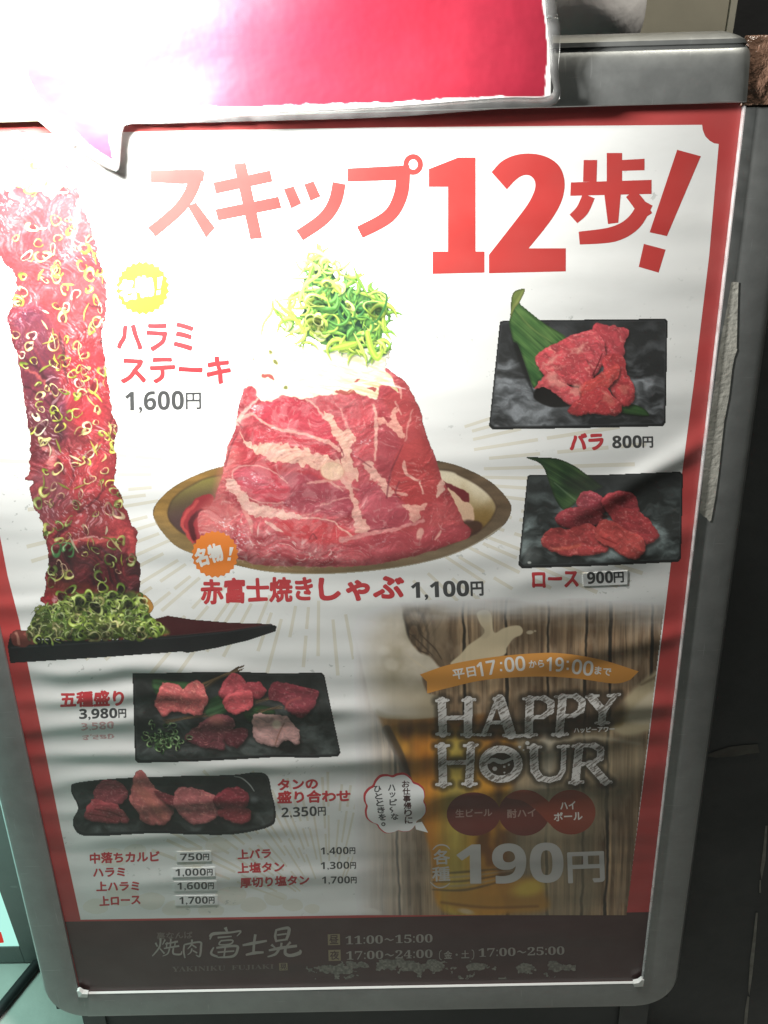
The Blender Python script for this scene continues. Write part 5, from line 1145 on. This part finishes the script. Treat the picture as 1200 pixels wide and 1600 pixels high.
aki = [([(432, 1452), (430, 1463), (432, 1472)], (3, 4, 3)), ([(432, 1453), (450, 1450), (451, 1458), (447, 1469)], (3, 5, 5, 4)), ([(433, 1461), (448, 1459)], 2.6), ([(433, 1470), (447, 1468)], 3), ([(440, 1473), (439, 1480)], 3.4), ([(424, 1476), (430, 1481)], (4, 2)), ([(454, 1472), (447, 1479)], (4, 2)),
       ([(420, 1485), (440, 1481), (464, 1478)], (3, 5, 4)), ([(436, 1483), (430, 1491), (418, 1495)], (4, 4, 2)), ([(446, 1482), (446, 1490), (454, 1493), (468, 1489), (469, 1484)], (4, 5, 5, 6, 2))]
yaki = [([(243, 1473), (246, 1479)], (3, 2)), ([(258, 1468), (254, 1476)], (2.5, 1.5)), ([(251, 1466), (249, 1480), (238, 1494)], (3, 3, 1.5)), ([(250, 1482), (257, 1490)], (2, 2.5)), ([(258, 1475), (278, 1471)], (2, 3)), ([(267, 1467), (266, 1480)], 2.4), ([(261, 1472), (260, 1481)], 2), ([(274, 1470), (273, 1479)], 2), ([(256, 1482), (280, 1478)], (2, 3)), ([(265, 1482), (262, 1490), (254, 1494)], (2.5, 2, 1)), ([(271, 1481), (271, 1490), (282, 1491), (284, 1486)], (2.5, 3, 3, 1))]
niku = [([(288, 1476), (287, 1486), (289, 1497)], (2.5, 3, 2)), ([(288, 1476), (312, 1472), (314, 1480), (312, 1494), (306, 1492)], (2.5, 3, 3.5, 3, 1)), ([(300, 1468), (299, 1476), (293, 1483)], (3, 2.5, 1)), ([(300, 1476), (307, 1481)], (2, 2.5)), ([(300, 1482), (298, 1488), (293, 1492)], (2.5, 2, 1)), ([(301, 1485), (308, 1489)], (2, 2.5))]
lettering('shop_name_lettering', [brush(fu), brush(shi), brush(aki), brush(yaki), brush(niku)], ZT, M_grey, poster)
SB = lambda s: ''.join(chr(0x1D400 + ord(c) - 65) if 'A' <= c <= 'Z' else c for c in s).translate(SERIF)
lettering('shop_name_lettering', [text_pts('裏なんば', (245, 1468), (301, 1466), 11, .2, .4), text_pts(SB('YAKINIKU'), (269, 1518.5), (352, 1516.5), 8, 0), text_pts(SB('FUJIAKI'), (362, 1516.3), (428, 1514.5), 8, 0)], ZT, M_dim, poster)
flat('seal_mark', [[(436, 1505), (449, 1504.5), (449.5, 1516), (436.5, 1516.5)]], ZT, M_gold, poster); lettering('seal_lettering', [text_pts('晃', (438, 1515), (448, 1514.6), 9, .2)], ZT + .000015, M_maroon, poster)
for k, (c, y) in enumerate((('昼', 1460), ('夜', 1484.5))):
    flat('hours_tab', [[(512 + k, y), (531 + k, y - .6), (531.5 + k, y + 16.5), (512.5 + k, y + 17)]], ZT, M_gold, poster); lettering('hours_tab_lettering', [text_pts(c, (515 + k, y + 15), (529 + k, y + 14.6), 13.5, .3)], ZT + .000015, M_maroon, poster)
def hours(s, p, q, h): 
    a, b = s.split('~'); p = np.array(p, float); q = np.array(q, float); f = lambda t: tuple(p + (q - p) * t); m_ = p + (q - p) * .5
    def part(t, p0, p1):
        hh, mm = t.split(':'); p0 = np.array(p0); p1 = np.array(p1); g_ = lambda k: tuple(p0 + (p1 - p0) * k); c_ = g_(.5)
        return text_pts(hh.translate(SERIF), p0, g_(.44), h, 0) + text_pts(mm.translate(SERIF), g_(.56), p1, h, 0) + poly_item(*[[(c_[0] - 1.1, yy - 1.1), (c_[0] + 1.1, yy - 1.1), (c_[0] + 1.1, yy + 1.1), (c_[0] - 1.1, yy + 1.1)] for yy in (c_[1] - h * .7, c_[1] - h * .12)])
    w = stroke_item([([tuple(m_ + (-7, -h * .42)), tuple(m_ + (-3, -h * .55)), tuple(m_ + (2, -h * .36)), tuple(m_ + (7, -h * .5))], (1, 2, 2, 1))])
    return part(a, p, f(.43)) + w + part(b, f(.57), q)
lettering('hours_lettering', [hours('11:00~15:00', (540, 1475.5), (676, 1472.5), 13), hours('17:00~24:00', (541, 1499.5), (676, 1496.5), 13), hours('17:00~25:00', (748, 1495), (882, 1491.5), 13), text_pts('金・土', (694, 1498), (733, 1497), 12, .3), stroke_item([([(690, 1485), (687, 1488), (687, 1497), (690, 1500)], 1.2), ([(737, 1484), (740, 1487), (740, 1496), (737, 1499)], 1.2)])], ZT, M_grey, poster)
# scuffs and flakes along the foot of the cover
def paint_scuff():
    cv = Canvas(470, 1470, 900, 1530, .8); U, V = cv.U, cv.V
    n = fbm(U / 16, V / 9, 5, 3); n2 = fbm(U / 3, V / 2.6, 3, 6); e = np.zeros(U.shape)
    for cx, cy, rx, ry in ((520, 1514, 50, 9), (560, 1508, 30, 10), (610, 1502, 34, 14), (640, 1510, 44, 12), (680, 1510, 22, 20), (745, 1510, 20, 7), (818, 1513, 16, 12), (870, 1510, 20, 12), (900, 1512, 36, 10)):
        e = np.maximum(e, 1 - np.hypot((U - cx) / rx, (V - cy) / ry))
    k = e * 1.1 + (n - .5) * 1.5 + (n2 - .5) * .35
    cv.a = sstep(.30, .42, k * sstep(1492, 1505, V + 4 * (n - .5))); cv.c = lerp(A8(104, 102, 94), A8(150, 149, 138), np.clip((n2 - .3) * 2, 0, 1)); return cv
picture('scuff_marks', paint_scuff(), Z0 + .00009, M_pic, poster, .9)
# masking tape left on the right rail, dull tape rag on the corner
M_tape = plain('masking_tape', (.46, .45, .40), .8, .16, 40, .0006)
def strip(name, outline, z, th, mat, parent):
    p = np.array(outline, float); n = len(p); P = on_board(p[:, 0], p[:, 1], z + th); Q = on_board(p[:, 0], p[:, 1], z)
    o = mesh(name, list(P) + list(Q), [tuple(range(n))] + [(i, (i + 1) % n, n + (i + 1) % n, n + i) for i in range(n)], mat, parent); fixn(o); return o
strip('tape_strip', [(1143, 441), (1154, 441), (1153, 470), (1151, 545), (1152, 546), (1147, 560), (1144, 577), (1139, 620), (1133, 651), (1132, 655), (1128, 690), (1123, 737), (1118, 776), (1111, 814), (1108, 815), (1104, 809), (1099, 807), (1096, 803), (1093, 801), (1100, 730), (1108, 660), (1117, 600), (1127, 526), (1136, 480)], .0042, .0003, M_tape, board)
CT = NT('brown_packing_tape'); CT.b.inputs['Base Color'].default_value = (.20, .115, .08, 1); CT.b.inputs['Roughness'].default_value = .24
CT.link(CT.bump(CT.noise(CT.pos(), 70, 4, rough=.6), .006, .8), CT.b.inputs['Normal'])
def wrap():
    V, F = [], []; nx, ny = 40, 40; R_ = np.random.RandomState(4)
    for j in range(ny + 1):
        for i in range(nx + 1):
            s_ = i / nx; t_ = j / ny; x = BW - .0045 + s_ * .056 ; y = BH + .006 + t_ * .044
            ax = (s_ - .12) / .88; top = math.sqrt(max(0, 1 - max(0, ax) ** 2.6)); yy = BH - .002 + t_ * (.043) * (.25 + .75 * top)
            z = .0125 * math.sqrt(max(.0, 1 - (max(0, s_ * .96)) ** 4)) * (1 - .45 * t_ ** 4) - .004
            z += .0022 * (fbm(np.array([x * 90]), np.array([y * 60]), 4, 3)[0] - .5) * 2
            V.append((x, yy, z))
    for j in range(ny):
        for i in range(nx): a = j * (nx + 1) + i; F.append((a, a + 1, a + nx + 2, a + nx + 1))
    # back and sides so that it is a solid cap
    o = mesh('corner_wrap', V, F, CT.m, board, True)
    md = o.modifiers.new('thick', 'SOLIDIFY'); md.thickness = .004; md.offset = -1
wrap()
# legs of the board and the dark skirt between them
M_leg = metal('leg_metal', (.08, .085, .085), .5, .4)
box('leg', (-.006, -.13, -.020), (.018, -.030, -.006), M_leg, board); box('leg', (BW - .018, -.13, -.020), (BW + .012, -.030, -.006), M_leg, board)
box('skirt_panel', (.018, -.12, -.018), (BW - .018, -.031, -.010), plain('dark_skirt', (.06, .065, .065), .6), board)

# ================================================================ THE RED SHEET HUNG OVER THE TOP
ZS = .0158
def paint_sheet():
    cv = Canvas(-60, -260, 884, 264, 2.0); U, V = cv.U, cv.V
    out = [(-80, -250), (846, -250), (852, -120), (857, 0), (860, 30), (862.5, 62), (863, 110), (862, 153), (780, 158), (600, 171.5), (400, 180), (250, 186), (197, 188), (186, 200), (184, 226), (181, 255), (176, 258), (148, 244), (96, 206), (44, 160), (10, 138), (-80, 130)]
    redp = [(836, -240), (842, -120), (847, 0), (850, 30), (855, 70), (853, 110), (850, 150), (780, 150), (600, 160), (400, 166), (250, 168), (176, 171), (172, 190), (171, 214), (178, 253), (150, 234), (100, 192), (58, 150), (44, 120), (36, 60), (26, -100), (20, -240)]  # red stops short at left; the white margin there stands in for glare
    cv.warp(2.2, 12, 3); q, d = cv.sdf(redp, True, 8, False); cv.nowarp()
    cv.c[:] = A8(226, 226, 224); m_ = np.zeros(U.shape); m_[q] = sstep(.8, -.8, d)
    n = fbm(U / 40, V / 20, 3, 5); cv.c = lerp(cv.c, lerp(A8(138, 28, 47), A8(150, 31, 52), n), m_)
    cv.a = cv.mask_poly(out, 1, False); return cv, out
def sheet_pos(u, v, dz=0.):
    z = ZS + dz + .0016 * np.sin(np.asarray(u) / 150. + 1.9) + .0012 * np.sin(np.asarray(u) / 61. + np.asarray(v) / 90.) + .0012 * np.sin(np.asarray(v) / 34. + np.asarray(u) / 240.)
    return on_board(np.asarray(u, float), np.asarray(v, float), z)
sheet = empty('red_notice', B2W, 'laminated red paper notice with white edge hanging over the top of the menu board', 'notice')
scv, sout = paint_sheet()
SM = NT('red_paper'); a_ = SM.node('ShaderNodeVertexColor', layer_name='Col'); SM.link(a_.outputs[0], SM.b.inputs['Base Color']); SM.b.inputs['Roughness'].default_value = .45; SM.b.inputs['Coat Weight'].default_value = .8; SM.b.inputs['Coat Roughness'].default_value = .10
SM.link(SM.bump(SM.noise(SM.pos(), 26, 3), .0022, .5), SM.b.inputs['Normal'])
h_, w_ = scv.U.shape; P_ = sheet_pos(scv.U, scv.V).reshape(-1, 3); id_ = np.arange(h_ * w_).reshape(h_, w_); q_ = np.stack([id_[:-1, :-1], id_[1:, :-1], id_[1:, 1:], id_[:-1, 1:]], -1).reshape(-1, 4)
fa_ = (scv.a[:-1, :-1] + scv.a[1:, :-1] + scv.a[1:, 1:] + scv.a[:-1, 1:]).reshape(-1) / 4; q_ = q_[fa_ > .5]; us_ = np.zeros(h_ * w_, bool); us_[q_.ravel()] = True; rm_ = np.cumsum(us_) - 1
po = mesh('paper', P_[us_], rm_[q_], SM.m, sheet, True, cols=lin(scv.c).reshape(-1, 3)[us_]); md = po.modifiers.new('thick', 'SOLIDIFY'); md.thickness = .0004; md.offset = -1
# clear border of the laminate
LM = clear_film('laminate', (.93, .93, .92), .25, .16, .0005, .07)
lo_ = np.array([(846, -250), (857, 0), (860, 30), (862.5, 62), (863, 110), (862, 153), (780, 158), (600, 171.5), (400, 180), (250, 186), (197, 188), (186, 200), (184, 226), (181, 255), (176, 258), (148, 244), (96, 206), (44, 160), (10, 138), (-80, 130)], float)
hi_ = np.array([(860, -252), (869, 0), (873, 30), (875, 62), (872, 110), (868, 162), (780, 170), (600, 183), (400, 189), (250, 193), (201, 194), (191, 206), (189, 228), (186, 262), (176, 266), (144, 250), (92, 212), (40, 166), (6, 144), (-80, 136)], float)
lo2 = smooth_path(lo_, False, 5); hi2 = smooth_path(hi_, False, 5); lo2 = lo2 + (lo2 - hi2) * .45; mid_ = (lo2 * .1 + hi2 * .9); k_ = len(lo2)
A_ = sheet_pos(lo2[:, 0], lo2[:, 1], .0007); B_ = sheet_pos(mid_[:, 0], mid_[:, 1], .0004); C_ = sheet_pos(hi2[:, 0], hi2[:, 1], .0002)
lam = mesh('laminate_border', np.concatenate([A_, B_, C_]), [(i, i + 1, k_ + i + 1, k_ + i) for i in range(k_ - 1)] + [(k_ + i, k_ + i + 1, 2 * k_ + i + 1, 2 * k_ + i) for i in range(k_ - 1)], LM, sheet, True); fixn(lam)
md = lam.modifiers.new('thick', 'SOLIDIFY'); md.thickness = .0005; md.offset = 0
# two strips of clear tape at its left corner
for c in ([(8, 146), (20, 148), (88, 198), (80, 206)], [(80, 206), (88, 198), (120, 222), (112, 234)]):
    p = np.array(c, float); X = on_board(p[:, 0], p[:, 1], .020); Y = on_board(p[:, 0], p[:, 1], .0196)
    o = mesh('clear_tape', list(X) + list(Y), [(0, 1, 2, 3), (7, 6, 5, 4)] + [(i, (i + 1) % 4, 4 + (i + 1) % 4, 4 + i) for i in range(4)], LM, sheet); fixn(o)

# ================================================================ BEHIND THE BOARD
# beige panel of the shopfront
M_beige = plain('beige_panel_paint', (.50, .46, .37), .6, .06, 30)
x1 = on_wall(1146, 0, WY)[0]
pan = empty('beige_panel', Matrix.Identity(4), 'flat beige shopfront panel behind the top rail', 'panel')
box('board_face', (-1.2, WY - .010, .55), (x1 - .006, WY + .03, 2.2), M_beige, pan); box('edge_strip', (x1 - .0055, WY - .013, .55), (x1, WY + .03, 2.2), plain('edge_trim', (.55, .52, .44), .4), pan)
# white rounded cover that shows behind the top rail
M_bag = plain('white_cloth', (.85, .82, .82), .7, .05, 12, .001)
def lump():
    wy = WY - .085; c = on_wall(893, 2, wy); e = on_wall(1008, 8, wy); r = e[0] - c[0]
    bm = bmesh.new(); bmesh.ops.create_uvsphere(bm, u_segments=48, v_segments=32, radius=1)
    for v in bm.verts:
        x, y, z = v.co; k = 1 + .03 * math.sin(5 * x + 3 * z) + .015 * math.sin(9 * z + 4 * y)
        v.co = Vector((c[0] + x * r * k, min(wy + y * .095 * k, WY - .0102), c[2] + .020 + (z * .085 if z > 0 else z * .082) * k))
    me = bpy.data.meshes.new('cover'); bm.to_mesh(me); bm.free(); me.materials.append(M_bag); me.polygons.foreach_set('use_smooth', np.ones(len(me.polygons), bool))
    o = bpy.data.objects.new('white_cover', me); SC.collection.objects.link(o); tag(o, 'white rounded cover on the beige panel, half hidden behind the red notice and top rail', 'cover')
lump()
# peeling tape and a scraped joint on the dark wall to the right
M_res = plain('tape_residue', (.13, .125, .11), .8, .3, 40)
def wall_patch(name, outline, mat, wy, th=.0015):
    n = len(outline); P = [on_wall(u, v, wy) for u, v in outline]; Q = [p + np.array([0, th, 0]) for p in P]
    o = mesh(name, P + Q, [tuple(range(n))] + [(i, (i + 1) % n, n + (i + 1) % n, n + i) for i in range(n)], mat); fixn(o); return o
M_pil = plain('black_paint', (.062, .066, .066), .55, .35, 6, .0012); M_scr = plain('bare_scrape', (.30, .29, .26), .7, .3, 60)
pil = empty('black_panel', B2W, 'black board with scraped paint leaning behind the right side of the menu board', 'board')
box('panel_sheet', (.40, -.1245, -.046), (1.25, .885, -.026), M_pil, pil, .002)
def scrape(outline): strip('scrape', outline, -.0259, .0006, M_scr, pil)
scrape([(1196, 1290), (1199, 1290), (1196, 1345), (1190, 1375), (1188, 1360), (1192, 1330)]); scrape([(1181, 1426), (1184, 1426), (1181, 1470), (1176, 1520), (1171, 1556), (1169, 1548), (1172, 1500), (1177, 1462)]); scrape([(1168, 1556), (1171, 1558), (1167, 1604), (1162, 1604), (1164, 1580)]); scrape([(1187, 1375), (1189, 1375), (1189, 1395), (1186, 1395)])
ts = strip('tape_scrap', [(1100, 1181), (1118, 1174), (1140, 1167), (1164, 1164), (1184, 1163), (1187, 1176), (1168, 1178), (1150, 1182), (1118, 1184)], -.0259, .0008, M_res, None); ts.matrix_world = B2W; tag(ts, 'faded scrap of tape stuck on the black board beside the frame', 'tape')
# black box standing at the right, whose worn edge runs down the picture's side
# neighbouring lit sign at the left
NY = float(on_floor(10, 1506)[1])
print('NY', NY)
LP = NT('lit_panel'); e_ = LP.node('ShaderNodeEmission'); p_ = LP.pos(); e_.inputs[0].default_value = (.50, 1.0, .86, 1); e_.inputs[1].default_value = .95; LP.link(e_.outputs[0], LP.out.inputs[0])
RP = NT('lit_red'); e2 = RP.node('ShaderNodeEmission'); e2.inputs[0].default_value = (.75, .06, .04, 1); e2.inputs[1].default_value = .8; RP.link(e2.outputs[0], RP.out.inputs[0])
ns = empty('lit_sign', Matrix.Identity(4), 'white lit sign in a dark frame at the left behind the menu board', 'sign')
br = on_wall(30, 1478, NY); tr = on_wall(0, 1393, NY); fr_b = on_wall(10, 1503, NY)
M_nf = metal('dark_frame', (.16, .17, .165), .5, .4)
sx = (br[0] - tr[0]) / (br[2] - tr[2])
def npnt(x_off, z, y=0): return (br[0] + sx * (z - br[2]) + x_off, NY + y, z)
z0 = br[2]; zt = z0 + .75; zb = max(.004, fr_b[2])
mesh('light_panel', [npnt(-.45, z0), npnt(0, z0), npnt(0, zt), npnt(-.45, zt), npnt(-.45, z0, .01), npnt(0, z0, .01), npnt(0, zt, .01), npnt(-.45, zt, .01)], [(0, 1, 2, 3), (7, 6, 5, 4), (0, 4, 5, 1), (1, 5, 6, 2), (2, 6, 7, 3), (3, 7, 4, 0)], LP.m, ns)
def bar3(name, a, b, c, d, mat, y0, y1): 
    V = [(p[0], NY + y0, p[2]) for p in (a, b, c, d)] + [(p[0], NY + y1, p[2]) for p in (a, b, c, d)]
    o = mesh(name, V, [(0, 1, 2, 3), (7, 6, 5, 4), (0, 4, 5, 1), (1, 5, 6, 2), (2, 6, 7, 3), (3, 7, 4, 0)], mat, ns); fixn(o)
bar3('frame_side', npnt(.0005, zb), npnt(.034, zb), npnt(.034, zt), npnt(.0005, zt), M_nf, -.001, .022)
bar3('frame_base', npnt(-.45, zb), npnt(0, zb), npnt(0, z0 - .0005), npnt(-.45, z0 - .0005), M_nf, -.001, .022)
rp = [on_wall(-30, 1459, NY - .002), on_wall(1, 1458, NY - .002), on_wall(5.5, 1473, NY - .002), on_wall(-30, 1476, NY - .002)]
mesh('red_print', [tuple(p) for p in rp] + [tuple(p + np.array([0, .0015, 0])) for p in rp], [(0, 1, 2, 3), (7, 6, 5, 4), (0, 4, 5, 1), (1, 5, 6, 2), (2, 6, 7, 3), (3, 7, 4, 0)], RP.m, ns)
# black cable on the floor between the signs
a = on_floor(66, 1496, .004); b = on_floor(0, 1577, .004); d = (b - a)
cb = tube('power_cable', [tuple(a - d * .8), tuple(a), tuple(b), tuple(b + d * .9)], .0062, plain('black_rubber', (.02, .021, .022), .6)); tag(cb, 'black cable lying on the pale floor at the lower left corner', 'cable')
